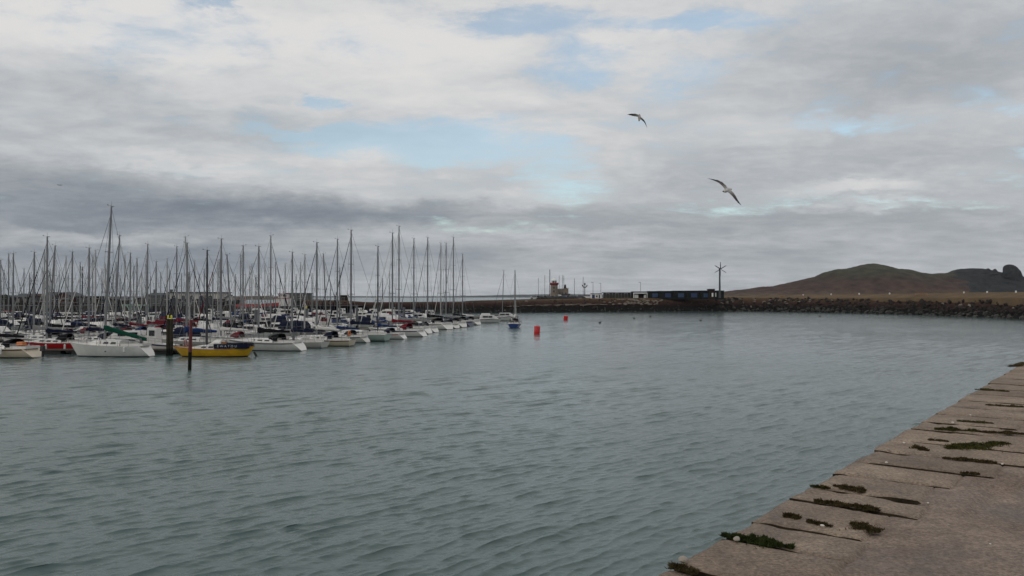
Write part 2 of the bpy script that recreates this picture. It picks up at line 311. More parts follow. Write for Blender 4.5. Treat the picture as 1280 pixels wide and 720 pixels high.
# ------------------------------------------------------------------ quay
QZ = 4.5
E0 = P(820, 720, QZ); E1 = P(1280, 453.5, QZ); qd = (E1 - E0).normalized(); qn = Vector((qd.y, -qd.x, 0))
def Q(s, n, z=0.0): return Vector((E0.x + qd.x * s + qn.x * n, E0.y + qd.y * s + qn.y * n, z))
def conc(name, c1, c2, dark, spread=1.0, bumpk=.5):
    m = bpy.data.materials.new(name); m.use_nodes = True; nt = m.node_tree; b = nt.nodes['Principled BSDF']; L = nt.links; g = nt.nodes.new('ShaderNodeNewGeometry'); oi = nt.nodes.new('ShaderNodeObjectInfo')
    def nz(s, d=8, r=.6, dist=0): n = nt.nodes.new('ShaderNodeTexNoise'); n.inputs['Scale'].default_value = s; n.inputs['Detail'].default_value = d; n.inputs['Roughness'].default_value = r; n.inputs['Distortion'].default_value = dist; L.new(g.outputs['Position'], n.inputs['Vector']); return n.outputs['Fac']
    def ramp(f, a, bb, ca, cb): r = nt.nodes.new('ShaderNodeValToRGB'); r.color_ramp.elements[0].position = a; r.color_ramp.elements[1].position = bb; r.color_ramp.elements[0].color = lin(ca); r.color_ramp.elements[1].color = lin(cb); L.new(f, r.inputs[0]); return r.outputs[0]
    def mixc(f, a, bb, mode='MIX'):
        x = nt.nodes.new('ShaderNodeMix'); x.data_type = 'RGBA'; x.blend_type = mode
        if isinstance(f, float): x.inputs['Factor'].default_value = f
        else: L.new(f, x.inputs['Factor'])
        for s, v in (('A', a), ('B', bb)):
            if isinstance(v, tuple): x.inputs[s].default_value = v
            else: L.new(v, x.inputs[s])
        return x.outputs['Result']
    base = ramp(nz(.9, 8, .6, .6), .32, .68, c1, c2)
    st = ramp(nz(.45, 6, .65, 1.2), .5, .66, (0, 0, 0), (1, 1, 1)); base = mixc(st, base, lin(dark))
    sp = ramp(nz(38, 4, .7), .34, .66, (.5, .5, .5), (1.5, 1.48, 1.45)); base = mixc(.85, base, sp, 'MULTIPLY')
    sp2 = ramp(nz(7, 6, .7), .3, .7, (.78, .78, .78), (1.2, 1.19, 1.17)); base = mixc(.9, base, sp2, 'MULTIPLY')
    v = nt.nodes.new('ShaderNodeTexVoronoi'); v.inputs['Scale'].default_value = 26; L.new(g.outputs['Position'], v.inputs['Vector']); pv = ramp(v.outputs['Distance'], .03, .09, (1, 1, 1), (0, 0, 0))
    gate = ramp(nz(3, 3), .5, .56, (0, 0, 0), (1, 1, 1)); pvv = mixc(1.0, pv, gate, 'MULTIPLY'); base = mixc(pvv, base, lin((.5, .47, .42)))
    base = mixc(.8, base, ramp(oi.outputs['Random'], 0, 1, (.88, .88, .89), (1.1, 1.09, 1.07)), 'MULTIPLY')
    L.new(base, b.inputs['Base Color']); rr = nt.nodes.new('ShaderNodeMapRange'); rr.inputs['To Min'].default_value = .95; rr.inputs['To Max'].default_value = .6; L.new(st, rr.inputs['Value']); L.new(rr.outputs[0], b.inputs['Roughness'])
    b.inputs['Specular IOR Level'].default_value = .3
    ad = nt.nodes.new('ShaderNodeMath'); ad.operation = 'MULTIPLY_ADD'; L.new(nz(60, 4, .7), ad.inputs[0]); ad.inputs[1].default_value = .25; L.new(nz(11, 8, .7), ad.inputs[2])
    bp = nt.nodes.new('ShaderNodeBump'); bp.inputs['Strength'].default_value = bumpk; bp.inputs['Distance'].default_value = .045; L.new(ad.outputs[0], bp.inputs['Height']); L.new(bp.outputs[0], b.inputs['Normal'])
    return m
APR = conc('worn_concrete', (.158, .120, .098), (.250, .200, .166), (.116, .092, .080))
STONE = conc('coping_granite', (.182, .140, .110), (.310, .248, .196), (.138, .106, .084), bumpk=.8)
WALLM = mat('tide_stained_stone', (.06, .055, .045), .9, col2=(.12, .11, .09), scale=.8, bump=.6, bscale=3)
# apron: a height field in quay coordinates
def quayheight(S, T):
    z = .012 * vnoise(S / 1.5, T / 1.5, 1, 5) + .02 * vnoise(S / 5, T / 5, 6, 2)
    # a broken-out lower patch towards the right
    c = Vector((0, 0, 0)); dd = np.hypot((S - PS[0]) / 1.1, (T - PS[1]) / .62) + .45 * vnoise(S * 1.2, T * 1.2, 12, 4)
    z -= .055 * (1 / (1 + np.exp((dd - 1) * 22)))
    cr = np.abs(T - (2.1 + .5 * vnoise(S / 1.3, S * 0 + 3, 21, 4))) ; z -= .012 * np.exp(-(cr / .02) ** 2) * (vnoise(S / 2, T * 0, 4, 2) > -.1)
    cr = np.abs(S - (4.4 + .25 * T + .3 * vnoise(T, T * 0 + 3, 22, 4))); z -= .012 * np.exp(-(cr / .015) ** 2)
    return z
pp = P(1292, 628, QZ); rel = pp - E0; PS = (rel.dot(qd), rel.dot(qn) + .1)
smax = 70; s = np.concatenate([np.linspace(-9, 9, 620), np.linspace(9, 26, 260)[1:], np.linspace(26, smax, 120)[1:]])
t = np.concatenate([np.linspace(.5, 6, 330), np.linspace(6, 45, 80)[1:]])
S, T = np.meshgrid(s, t, indexing='ij'); Zq = QZ - .012 + quayheight(S, T)
js = []
for y in (712, 675, 654, 626, 611, 594, 579, 565, 552, 538, 529, 519, 510, 502, 494, 487, 480.5, 474, 469, 464, 459, 455):
    y -= 5 * (y - 371) / 330; d = 1.8 * F / (y - 371); js.append((d - E0.y) / qd.y)
s0 = js[0]; js = [s0 - .95 * k for k in range(9, 0, -1)] + js
while js[-1] < 60: js.append(js[-1] + rnd.uniform(.9, 1.6))
deps = [rnd.uniform(.85, 1.15) if a < 4 else rnd.uniform(1.0, 1.9) for a in js]
di = np.clip(np.searchsorted(np.array(js), S) - 1, 0, len(js) - 1); Dd = np.array(deps)[di]; jd = np.min(np.abs(S[:, :1] - np.array(js)[None, :]), axis=1)[:, None] + 0 * S
Zq -= .05 / (1 + np.exp(np.clip((T - Dd + .06) / .01, -50, 50)))
quay = empty('quay'); tag(quay, kind='structure')
ap = grid_mesh('concrete_apron', E0.x + qd.x * S + qn.x * T, E0.y + qd.y * S + qn.y * T, Zq, APR, quay)
ap.data.flip_normals()
b = MB()
for (z0, z1, off) in ((-.8, 4.05, .12),):
    vs = [Q(-12, off, z0), Q(smax, off, z0), Q(smax, 45, z0), Q(-12, 45, z0)]; vs += [Vector((p.x, p.y, z1)) for p in vs]
    b.add(vs, [(0, 1, 5, 4), (1, 2, 6, 5), (2, 3, 7, 6), (3, 0, 4, 7), (4, 5, 6, 7)])
b.build('quay_wall', WALLM, quay)
SOIL = mat('joint_soil', (.012, .010, .006), .95, col2=(.04, .032, .02), scale=9, coord='Object')
# coping stones, one mesh each, joints where the photograph has them
joints = []
for i in range(len(js) - 1):
    a, c = js[i], js[i + 1]; g = rnd.uniform(.006, .018); dep = deps[i]
    n1, n2 = max(6, int((c - a) / .05)), max(8, int(dep / .05)); ss = np.linspace(a + g, c - g, n1); tt = np.linspace(rnd.uniform(-.018, .018), dep, n2)
    ss = np.concatenate([[ss[0] - .004], ss, [ss[-1] + .004]]); tt = np.concatenate([[tt[0] - .004], tt])
    if a > 20: ss, tt = ss[::2], tt[::2]
    SS, TT = np.meshgrid(ss, tt, indexing='ij'); sd_ = i * 7
    es = np.minimum(SS - ss[0], ss[-1] - SS); et = np.minimum(TT - tt[0], tt[-1] - TT); e = np.minimum(es, et)
    Zs = QZ + .006 + rnd.uniform(-.002, .003) + .009 * (.5 - (SS - a) / (c - a)) + rnd.uniform(-.003, .003) * TT + .006 * vnoise(SS * 3, TT * 3, sd_, 4)
    Zs -= .016 * np.exp(-e / .012) + .03 * np.clip(vnoise(SS * 4, TT * 4, sd_ + 3, 3) - .35 + .5 * np.exp(-e / .06), 0, 1)
    Zs[0, :] -= .3; Zs[-1, :] -= .3; Zs[:, 0] -= .4; Zs[:, -1] -= .03
    wob = .018 * vnoise(SS * 2.2, TT * 2.2, sd_ + 1, 4); S2 = SS + wob; T2 = TT + wob * .8 - .0 + .03 * (TT / dep) * vnoise(SS * 1.3, SS * 0, sd_ + 5, 3) 
    T2 = T2 + .03 * vnoise(SS * 2.5, SS * 0 + 2, 77, 4) * np.clip(1 - TT / .25, 0, 1)
    o = grid_mesh('coping_stone', E0.x + qd.x * S2 + qn.x * T2, E0.y + qd.y * S2 + qn.y * T2, Zs, STONE, quay); o.data.flip_normals(); o.data.materials.append(SOIL); R_, C_ = SS.shape; o.data.polygons.foreach_set('material_index', np.array([1 if (k // (C_ - 1) in (0, R_ - 2)) else 0 for k in range((R_ - 1) * (C_ - 1))], dtype=np.int32))
    joints.append((a, dep))

# ------------------------------------------------------------------ breakwater across the harbour mouth
EARTH = mat('trodden_grass_bank', (.085, .062, .038), .95, col2=(.15, .105, .06), scale=.15, bump=.5, bscale=2); GRASSB = mat('rough_grass', (.05, .055, .02), .95, col2=(.12, .085, .035), scale=.35)
ROCK = mat('weathered_armour_rock', (.014, .012, .011), .9, col2=(.055, .045, .041), scale=.5, bump=.7, bscale=2.5); ROCKW = mat('wet_weedy_rock', (.008, .008, .006), .6, col2=(.022, .02, .014), scale=.7, bump=.6, bscale=3)
MASON = mat('dark_masonry', (.016, .013, .011), .95, col2=(.045, .033, .028), scale=.35, bump=.5, bscale=1.5)
wl = [(380, 392.5), (500, 391.6), (640, 390.8), (780, 389.5), (860, 389), (940, 388.9), (1000, 390), (1080, 391.5), (1160, 394), (1230, 396.6), (1280, 399.2), (1330, 402.5), (1400, 409)]
line = [P(x, y, 0) for x, y in wl]
def resample(line, step):
    out = []
    for a, b_ in zip(line, line[1:]):
        n = max(1, int((b_ - a).length / step)); out += [a.lerp(b_, i / n) for i in range(n)]
    return out + [line[-1]]
pl = resample(line, 2.0); n_ = len(pl)
crestpx = [(380, 375.5), (440, 375.8), (470, 378.2), (500, 378.6), (640, 377.6), (665, 376.3), (740, 374.2), (800, 372.8), (900, 371.9), (960, 372.4), (1000, 373.6), (1100, 374), (1200, 373.8), (1280, 373.6), (1400, 373)]
def crest_z(p):
    px = 640 + F * p.x / p.y; py = np.interp(px, [c[0] for c in crestpx], [c[1] for c in crestpx]); return CAMZ + (371 - py) * (p.y + 9) / F
norm = []
for i in range(n_):
    d = (pl[min(i + 1, n_ - 1)] - pl[max(i - 1, 0)]).normalized(); norm.append(Vector((-d.y, d.x, 0)))
cols_ = 30; X = np.zeros((n_, cols_)); Y = X.copy(); Zb = X.copy()
for i, p in enumerate(pl):
    cz = crest_z(p)
    for j in range(cols_):
        prof = [(-4, -1.2), (0, -.1), (8.5, cz - .3), (10, cz), (13, cz + .05), (60, cz + .0)]
        if j < 22: q = -4 + 14 * j / 21
        else: q = [11, 12.5, 14, 17, 22, 30, 45, 60][j - 22]
        z = np.interp(q, [a[0] for a in prof], [a[1] for a in prof]); X[i, j] = p.x + norm[i].x * q; Y[i, j] = p.y + norm[i].y * q; Zb[i, j] = z
Zb += .25 * vnoise(X / 1.6, Y / 1.6, 2, 3) * (np.arange(cols_) < 21)[None, :]
m = bpy.data.materials.new('breakwater_stone'); m.use_nodes = True; nt2 = m.node_tree
g2 = nt2.nodes.new('ShaderNodeNewGeometry'); s2_ = nt2.nodes.new('ShaderNodeSeparateXYZ'); nt2.links.new(g2.outputs['Position'], s2_.inputs[0])
nn = nt2.nodes.new('ShaderNodeTexNoise'); nn.inputs['Scale'].default_value = .45; nn.inputs['Detail'].default_value = 8; nn.inputs['Roughness'].default_value = .7; nt2.links.new(g2.outputs['Position'], nn.inputs['Vector'])
ad = nt2.nodes.new('ShaderNodeMath'); ad.operation = 'MULTIPLY_ADD'; nt2.links.new(nn.outputs['Fac'], ad.inputs[0]); ad.inputs[1].default_value = 2.6; nt2.links.new(s2_.outputs['Z'], ad.inputs[2])
rp2 = nt2.nodes.new('ShaderNodeValToRGB'); mp2 = nt2.nodes.new('ShaderNodeMapRange'); mp2.inputs['From Min'].default_value = 0; mp2.inputs['From Max'].default_value = 8; nt2.links.new(ad.outputs[0], mp2.inputs['Value']); nt2.links.new(mp2.outputs[0], rp2.inputs[0])
e = rp2.color_ramp.elements; e[0].position = .3; e[0].color = lin((.008, .008, .007)); e[1].position = .92; e[1].color = lin((.09, .055, .032))
for p_, c_ in ((.42, (.008, .007, .006)), (.52, (.020, .011, .009)), (.66, (.045, .026, .02)), (.78, (.06, .04, .022))): x_ = e.new(p_); x_.color = lin(c_)
nt2.links.new(rp2.outputs[0], nt2.nodes['Principled BSDF'].inputs['Base Color']); nt2.nodes['Principled BSDF'].inputs['Roughness'].default_value = .95; nt2.nodes['Principled BSDF'].inputs['Specular IOR Level'].default_value = .05
ob = grid_mesh('breakwater', X, Y, Zb, m); ob.data.flip_normals(); tag(ob, kind='structure')
# boulders: uncountable riprap
b = MB()
ico = [Vector(v) for v in ((0, 0, 1), (.89, 0, .45), (.28, .85, .45), (-.72, .53, .45), (-.72, -.53, .45), (.28, -.85, .45), (.72, .53, -.45), (-.28, .85, -.45), (-.89, 0, -.45), (-.28, -.85, -.45), (.72, -.53, -.45), (0, 0, -1))]
icf = [(0, 1, 2), (0, 2, 3), (0, 3, 4), (0, 4, 5), (0, 5, 1), (1, 6, 2), (2, 7, 3), (3, 8, 4), (4, 9, 5), (5, 10, 1), (6, 7, 2), (7, 8, 3), (8, 9, 4), (9, 10, 5), (10, 6, 1), (6, 11, 7), (7, 11, 8), (8, 11, 9), (9, 11, 10), (10, 11, 6)]
for i, p in enumerate(pl):
    px = 640 + F * p.x / p.y
    dens = 3 if px < 640 else (5 if px < 900 else 12)
    for k in range(dens):
        q = rnd.uniform(-.5, 9.3); cz = crest_z(p); z = np.interp(q, [0, 8.5, 10], [0, cz - .3, cz]) - .1
        c = p + norm[i] * q + Vector((rnd.uniform(-1, 1), 0, z)); sz = rnd.uniform(.35, 1.15) * (1.0 if px > 900 else .6)
        rot = Matrix.Rotation(rnd.random() * 6, 3, (rnd.random(), rnd.random(), 1)); sc = Vector((rnd.uniform(.7, 1.4), rnd.uniform(.6, 1), rnd.uniform(.45, .8))) * sz
        b.cm = 1 if z < 1.1 + rnd.uniform(-.4, .5) else (2 if rnd.random() < .015 else 0)
        b.add([c + rot @ Vector((v.x * sc.x, v.y * sc.y, v.z * sc.z)) * rnd.uniform(.85, 1.15) for v in ico], icf)
for k in range(150):
    px_ = rnd.choice([rnd.gauss(818, 11), rnd.gauss(800, 22), rnd.uniform(640, 760), rnd.uniform(900, 1000)]); p = min(pl, key=lambda q_: abs(640 + F * q_.x / q_.y - px_)); i = pl.index(p); q = rnd.uniform(4.5, 8.2) if px_ > 765 else rnd.gauss(5.2, .25); cz = crest_z(p); z = np.interp(q, [0, 8.5, 10], [0, cz - .3, cz]) + .05
    c = p + norm[i] * q + Vector((rnd.uniform(-1, 1), 0, z)); sc = Vector((rnd.uniform(.5, 1.0), .5, rnd.uniform(.25, .4))) if px_ > 765 else Vector((rnd.uniform(.8, 2.6), .4, .14)); b.cm = 2; b.add([c + Vector((v.x * sc.x, v.y * sc.y, v.z * sc.z)) * rnd.uniform(.85, 1.15) for v in ico], icf)
ROCKL = mat('pale_lichened_rock', (.13, .11, .09), .9, col2=(.22, .19, .16), scale=.6)
o = b.build('rock_armour', [ROCK, ROCKW, ROCKL]); tag(o, 'dark boulders heaped along the harbour side of the long breakwater', 'rocks', kind='stuff')
# grassy bank and path above the rocks, right-hand half
bank = []
for px in range(880, 1420, 8):
    wlx = np.interp(px, [a[0] for a in wl], [a[1] for a in wl]); d0 = 6.3 * F / (wlx - 371); bank.append((px, d0 + 11, d0 + 26))
prof_t = [(880, 370.9), (905, 370.4), (960, 369.3), (1000, 368.6), (1060, 368.0), (1150, 366.8), (1200, 365.6), (1280, 364.9), (1420, 364)]
prof_b = [(880, 372.0), (905, 372.2), (1000, 373.0), (1100, 373.1), (1280, 372.8), (1420, 372.4)]
rows = []
for px, da, db in bank:
    yb = np.interp(px, [a[0] for a in prof_b], [a[1] for a in prof_b]); yt = np.interp(px, [a[0] for a in prof_t], [a[1] for a in prof_t])
    za, zb = ZD(yb, da), ZD(yt, db); r_ = []
    for f in (0, 0.001, .25, .5, .75, 1, 1.3, 2.2):
        d = da + (db - da) * f; z = za - 2.5 if f == 0 else (za + (zb - za) * min(f, 1)) + (0 if f <= 1 else -.3 * (f - 1)); r_.append((XD(px, d), d, z + (rnd.uniform(-.05, .05) if 0 < f < 1 else 0)))
    rows.append(r_)
A = np.array(rows); ob = grid_mesh('grass_bank', A[:, :, 0], A[:, :, 1], A[:, :, 2], EARTH); tag(ob, kind='structure'); ob.data.flip_normals()

# ------------------------------------------------------------------ island with its ridge and sea stack, 1.5 km off
ID = 1500
prof = [(880, 372), (903, 366), (909, 364), (935, 361.5), (950, 358.5), (965, 358), (985, 353.5), (1000, 350), (1014, 347), (1025, 344.5), (1035, 339.5), (1046, 336.5), (1057, 336), (1070, 332.5), (1087, 329), (1098, 329.5), (1112, 333), (1122, 336), (1137, 336.5), (1144, 339), (1152, 341), (1165, 342), (1185, 341.3), (1195, 336.8), (1210, 335.5), (1230, 335.5), (1241, 339), (1252, 342), (1262, 343), (1275, 348), (1290, 356), (1310, 366), (1330, 372)]
px = np.linspace(880, 1332, 420); top = np.interp(px, [a[0] for a in prof], [a[1] for a in prof]); k = 4; top = np.convolve(np.pad(top, k, 'edge'), np.ones(2 * k + 1) / (2 * k + 1), 'valid')
H = CAMZ + (371 - top) * ID / F; v = np.linspace(-1, 1, 70); U, V = np.meshgrid(np.arange(len(px)), v, indexing='ij')
Xi = (px[:, None] - 640) / F * ID + 0 * V; dep = 190; Yi = ID + V * dep
Zi = -1 + (H[:, None] + 1) * np.clip(1 - np.abs(V) ** 1.35, 0, 1)
Zi += np.clip(Zi / 20, 0, 1) * (3.0 * vnoise(Xi / 28, Yi / 28, 2, 5) * (np.abs(V) > .06) + 5.0 * vnoise(Xi / 90 + 5, Yi / 60, 4, 3) * np.clip(np.abs(V) * 3, 0, 1) + .9 * vnoise(Xi / 7, Yi / 7, 9, 2))
def terrain_mat(name, cols, noisek, zr, sc):
    m = bpy.data.materials.new(name); m.use_nodes = True; nt = m.node_tree; L = nt.links; g = nt.nodes.new('ShaderNodeNewGeometry'); s = nt.nodes.new('ShaderNodeSeparateXYZ'); L.new(g.outputs['Position'], s.inputs[0])
    n = nt.nodes.new('ShaderNodeTexNoise'); n.inputs['Scale'].default_value = sc; n.inputs['Detail'].default_value = 9; n.inputs['Roughness'].default_value = .62; L.new(g.outputs['Position'], n.inputs['Vector'])
    a = nt.nodes.new('ShaderNodeMath'); a.operation = 'MULTIPLY_ADD'; L.new(n.outputs['Fac'], a.inputs[0]); a.inputs[1].default_value = noisek; L.new(s.outputs['Z'], a.inputs[2])
    r = nt.nodes.new('ShaderNodeMapRange'); r.inputs['From Min'].default_value = zr[0] + noisek / 2; r.inputs['From Max'].default_value = zr[1] + noisek / 2; L.new(a.outputs[0], r.inputs['Value'])
    rp = nt.nodes.new('ShaderNodeValToRGB'); e = rp.color_ramp.elements; e[0].position = cols[0][0]; e[0].color = lin(cols[0][1]); e[1].position = cols[-1][0]; e[1].color = lin(cols[-1][1])
    for p, c in cols[1:-1]: x = e.new(p); x.color = lin(c)
    L.new(r.outputs[0], rp.inputs[0])
    n2 = nt.nodes.new('ShaderNodeTexNoise'); n2.inputs['Scale'].default_value = sc * 6; n2.inputs['Detail'].default_value = 6; L.new(g.outputs['Position'], n2.inputs['Vector'])
    r2 = nt.nodes.new('ShaderNodeValToRGB'); r2.color_ramp.elements[0].position = .3; r2.color_ramp.elements[0].color = lin((.55, .55, .58)); r2.color_ramp.elements[1].position = .7; r2.color_ramp.elements[1].color = lin((1.35, 1.3, 1.25)); L.new(n2.outputs['Fac'], r2.inputs[0])
    mx = nt.nodes.new('ShaderNodeMix'); mx.data_type = 'RGBA'; mx.blend_type = 'MULTIPLY'; mx.inputs['Factor'].default_value = 1; L.new(rp.outputs[0], mx.inputs['A']); L.new(r2.outputs[0], mx.inputs['B'])
    L.new(mx.outputs['Result'], nt.nodes['Principled BSDF'].inputs['Base Color']); nt.nodes['Principled BSDF'].inputs['Roughness'].default_value = 1; nt.nodes['Principled BSDF'].inputs['Specular IOR Level'].default_value = .1
    return m
TM = terrain_mat('heather_and_bracken', [(0, (.075, .055, .038)), (.12, (.085, .062, .044)), (.3, (.060, .037, .028)), (.55, (.053, .036, .027)), (.72, (.046, .042, .026)), (1, (.05, .055, .035))], 34, (0, 66), .011)
ob = grid_mesh('island_hill', Xi, Yi, Zi, TM); ob.data.flip_normals(); CLIFF = mat('dark_cliff_rock', (.01, .012, .014), .95, col2=(.034, .034, .033), scale=.08, bump=.8, bscale=.25); ob.data.materials.append(CLIFF)
qx = (Xi / Yi * F + 640)[:-1, :-1] + 34 * vnoise(Xi / 40, Yi / 40, 31, 5, 2.0, .65)[:-1, :-1] - (45 - Zi[:-1, :-1]) * .5; ob.data.polygons.foreach_set('material_index', (qx > 1198).astype(np.int32).ravel()); tag(ob, kind='structure')
CLIFF = mat('dark_cliff_rock', (.01, .012, .014), .95, col2=(.03, .032, .032), scale=.08, bump=.8, bscale=.25)
def stack(pxs, name, label, D0, dpt):
    """sea-stack: outline in px turned into a rounded solid"""
    rings = []; n = 22
    ys = [p[0] for p in pxs]
    for (y, xl, xr) in pxs:
        a, c = XD(xl, D0), XD(xr, D0); z = ZD(y, D0); cx_, rx = (a + c) / 2, (c - a) / 2; ring = []
        for k in range(n):
            t_ = 2 * math.pi * k / n; j = 1 + .16 * mnoise.noise(Vector((math.cos(t_) * 2, math.sin(t_) * 2, z / 9 + D0))); dy = min(dpt, rx * 1.6) * math.sin(t_) * j; ring.append(((cx_ + rx * math.cos(t_) * (1 if abs(math.cos(t_)) > .9 else j)) * (1 + dy / D0), D0 + dy, z))
        rings.append(ring)
    b = MB(); b.loft(rings); o = b.build(name, CLIFF); tag(o, label, 'rock', kind='structure'); return o
stack([(373, 1246, 1300), (360, 1246, 1290), (351, 1250, 1284), (347, 1251, 1279.5), (343, 1252.5, 1278), (339, 1253.5, 1276.5), (336.5, 1253.5, 1274), (334.6, 1253.8, 1272.5), (332.6, 1255, 1270), (331.2, 1257.5, 1267), (330.6, 1260, 1264)], 'sea_stack', '', 1440, 30)
stack([(362, 1215, 1262), (350, 1220, 1256), (343, 1231, 1252), (341, 1236, 1249), (338.5, 1240.5, 1247), (336.2, 1242.5, 1245.2)], 'crag', '', 1455, 24)
stack([(362, 1205, 1245), (348, 1212, 1242), (341, 1226, 1241), (337.5, 1231, 1239), (335.5, 1234, 1236.5)], 'crag', '', 1462, 20)
# ------------------------------------------------------------------ far shore across the bay
def coast(name, pts, D0, dep, m, seed):
    px = np.linspace(pts[0][0], pts[-1][0], 300); top = np.interp(px, [a[0] for a in pts], [a[1] for a in pts]); H = CAMZ + (371 - top) * D0 / F; v = np.linspace(-1, 1, 9)
    X_ = (px[:, None] - 640) / F * D0 + 0 * v[None, :]; Y_ = D0 + dep * v[None, :] + 0 * X_; Z_ = -3 + (H[:, None] + 3) * (1 - np.abs(v[None, :]) ** 2) + 2.5 * vnoise(X_ / 60, Y_ / 60, seed, 4) * (np.abs(v) < .9)[None, :]
    o = grid_mesh(name, X_, Y_, Z_, m); o.data.flip_normals(); tag(o, kind='structure')
CM = terrain_mat('far_shore_fields', [(0, (.03, .035, .03)), (1, (.06, .07, .05))], 30, (0, 60), .004)
coast('far_coast', [(-420, 370.6), (200, 370.3), (430, 370.2), (520, 370.6), (560, 370.2), (610, 369.2), (650, 368.2), (700, 367.6), (760, 367.9), (850, 368.6), (900, 370.2), (960, 371.5)], 7600, 600, CM, 3)
coast('headland', [(255, 374), (280, 372.4), (292, 371.2), (305, 370.6), (318, 370.2), (335, 370.4), (352, 371.4), (372, 372.3), (400, 374)], 1900, 150, TM, 5)
# ------------------------------------------------------------------ harbour town side (left, behind the marina)
QW = 285
BRICK = mat('dark_brown_brick', (.016, .011, .009), .9, col2=(.036, .024, .019), scale=.5); STONEW = mat('grey_rubble_wall', (.02, .018, .015), .95, col2=(.045, .039, .032), scale=.6, bump=.5, bscale=1.5)
SLATE = mat('wet_slate', (.02, .023, .03), .7, var=.25, scale=.7); SLATEB = mat('brown_tile', (.05, .028, .022), .8, var=.25, scale=.7); RENDER = mat('cream_render', (.50, .48, .43), .85, var=.1, scale=.4)
RENG = mat('grey_render', (.10, .10, .098), .85, var=.15, scale=.4); REDW = mat('red_brick', (.055, .018, .015), .9, var=.25, scale=.8); TEAL = mat('teal_sheet_roof', (.02, .05, .055), .6, var=.2); WINM = mat('dark_window_glass', (.015, .018, .022), .1, spec=.8)
WFR = mat('white_window_frame', (.16, .16, .15), .6); GRNP = mat('pale_green_steel', (.24, .36, .29), .6, var=.15); LITW = mat('pale_window_blind', (.25, .25, .22), .8)
b = MB(); xl, xr = XD(-140, QW), XD(372, QW)
b.prism([(xl, -1), (xr, -1), (xr, 3.0), (xl, 3.0)], 'y', QW, QW + 90); o = b.build('harbour_wall', STONEW); tag(o, kind='structure')
b = MB(); b.prism([(xl, 3.004), (xr + 20, 3.004), (xr + 20, 3.05), (xl, 3.05)], 'y', QW + .6, QW + 90); tag(b.build('quayside_road', mat('harbour_asphalt', (.045, .045, .045), .9, scale=.5)), kind='structure')
def house(px0, px1, ytop, D, label, wall, roofm, gable=0, ridge='x', eave=None, depth=9, chim=0, nwin=3, rows=1, z0=3.0, name='house', tint=None, wy=None):
    """gable: roof height in px above the eave; ridge 'x' shows the roof slope, 'y' shows the gable triangle"""
    x0, x1 = XD(px0, D), XD(px1, D); zt = ZD(ytop, D); ze = zt - gable * D / F; cx_ = (x0 + x1) / 2; W = x1 - x0
    root = empty(name, (cx_, D, z0)); h = ze - z0
    w_ = MB()
    if ridge == 'y' and gable: w_.prism([(-W / 2, 0), (W / 2, 0), (W / 2, h), (0, zt - z0 - .15), (-W / 2, h)], 'y', 0, depth)
    elif gable: w_.prism([(0, 0), (depth, 0), (depth, h), (depth / 2, zt - z0 - .15), (0, h)], 'x', -W / 2, W / 2)
    else: w_.box((0, depth / 2, h / 2), (W, depth, h))
    w_.build('wall', wall, root)
    r = MB(); t = .18
    if gable and ridge == 'y':
        for s in (-1, 1): r.prism([(0, zt - z0), (0, zt - z0 - t), (s * (W / 2 + .35), h - t - .1), (s * (W / 2 + .35), h - .1)], 'y', -.3, depth + .3)
    elif gable:
        r.prism([(-.35, h - .1), (depth / 2, zt - z0), (depth + .35, h - .1), (depth + .35, h - .1 - t), (depth / 2, zt - z0 - t), (-.35, h - .1 - t)], 'x', -W / 2 - .3, W / 2 + .3)
    else: r.box((0, depth / 2, h + .15), (W + .5, depth + .5, .3))
    rf = r.build('roof', roofm, root)
    for c in range(chim):
        cb = MB(); xx = (-W / 2 + .8) if c == 0 else (W / 2 - .8); cb.box((xx, depth / 2, zt - z0 + .3), (.9, .7, 1.8)); cb.box((xx, depth / 2, zt - z0 + 1.25), (1.1, .9, .14)); cb.build('chimney', wall, rf)
    if nwin:
        for rr in range(rows):
            zc = h * (rr + .55) / rows
            for k in range(nwin):
                xx = -W / 2 + W * (k + .5) / nwin; ww, wh = min(1.1, W / nwin * .5), min(1.5, h / rows * .45)
                f = MB(); f.box((xx, -.03, zc + wh / 2 + .05), (ww + .2, .1, .1)); f.box((xx, -.03, zc - wh / 2 - .05), (ww + .3, .14, .1)); f.box((xx - ww / 2 - .05, -.03, zc), (.1, .1, wh)); f.box((xx + ww / 2 + .05, -.03, zc), (.1, .1, wh)); f.box((xx, -.02, zc), (.06, .06, wh)); wn = f.build('window', WFR, root)
                g = MB(); g.box((xx, .0, zc), (ww, .04, wh)); g.build('pane', LITW if rnd.random() < .15 else WINM, wn)
    tag(root, label, 'building', 'buildings along the town side of the harbour'); return root
house(-30, 12, 369, 330, 'dark low building partly cut by the left edge of the picture', BRICK, SLATE, 2, nwin=3)
house(18, 36, 367, 322, 'grey slate-roofed shed, narrow, leftmost gable roof behind the masts', STONEW, SLATE, 4, nwin=2)
house(36, 56, 367, 318, 'long dark brown building with a level roofline beside the grey slate shed', BRICK, SLATEB, 2.5, nwin=3)
house(54, 67, 365, 314, 'narrow brown house with a steep pointed gable left of the red brick gable', BRICK, SLATE, 4, 'y', nwin=1)
house(67, 92, 365, 310, 'red brick warehouse with a wide pointed gable and cream patches', REDW, SLATE, 5.5, 'y', nwin=3, rows=2)
house(92, 121, 371, 312, 'low dark flat-roofed building right of the red brick gable', BRICK, SLATE, 0, nwin=4)
house(121, 133, 373.5, 314, 'lowest dark shed between the flat-roofed building and the small slate gable', STONEW, SLATE, 1, nwin=2)
house(133, 149, 371, 310, 'small slate gabled house with a pale lean-to wall', STONEW, SLATE, 3.5, 'y', nwin=2)
house(171, 184, 373, 308, 'dark red brick block beside the green boat hoist', REDW, SLATE, 0, nwin=2)
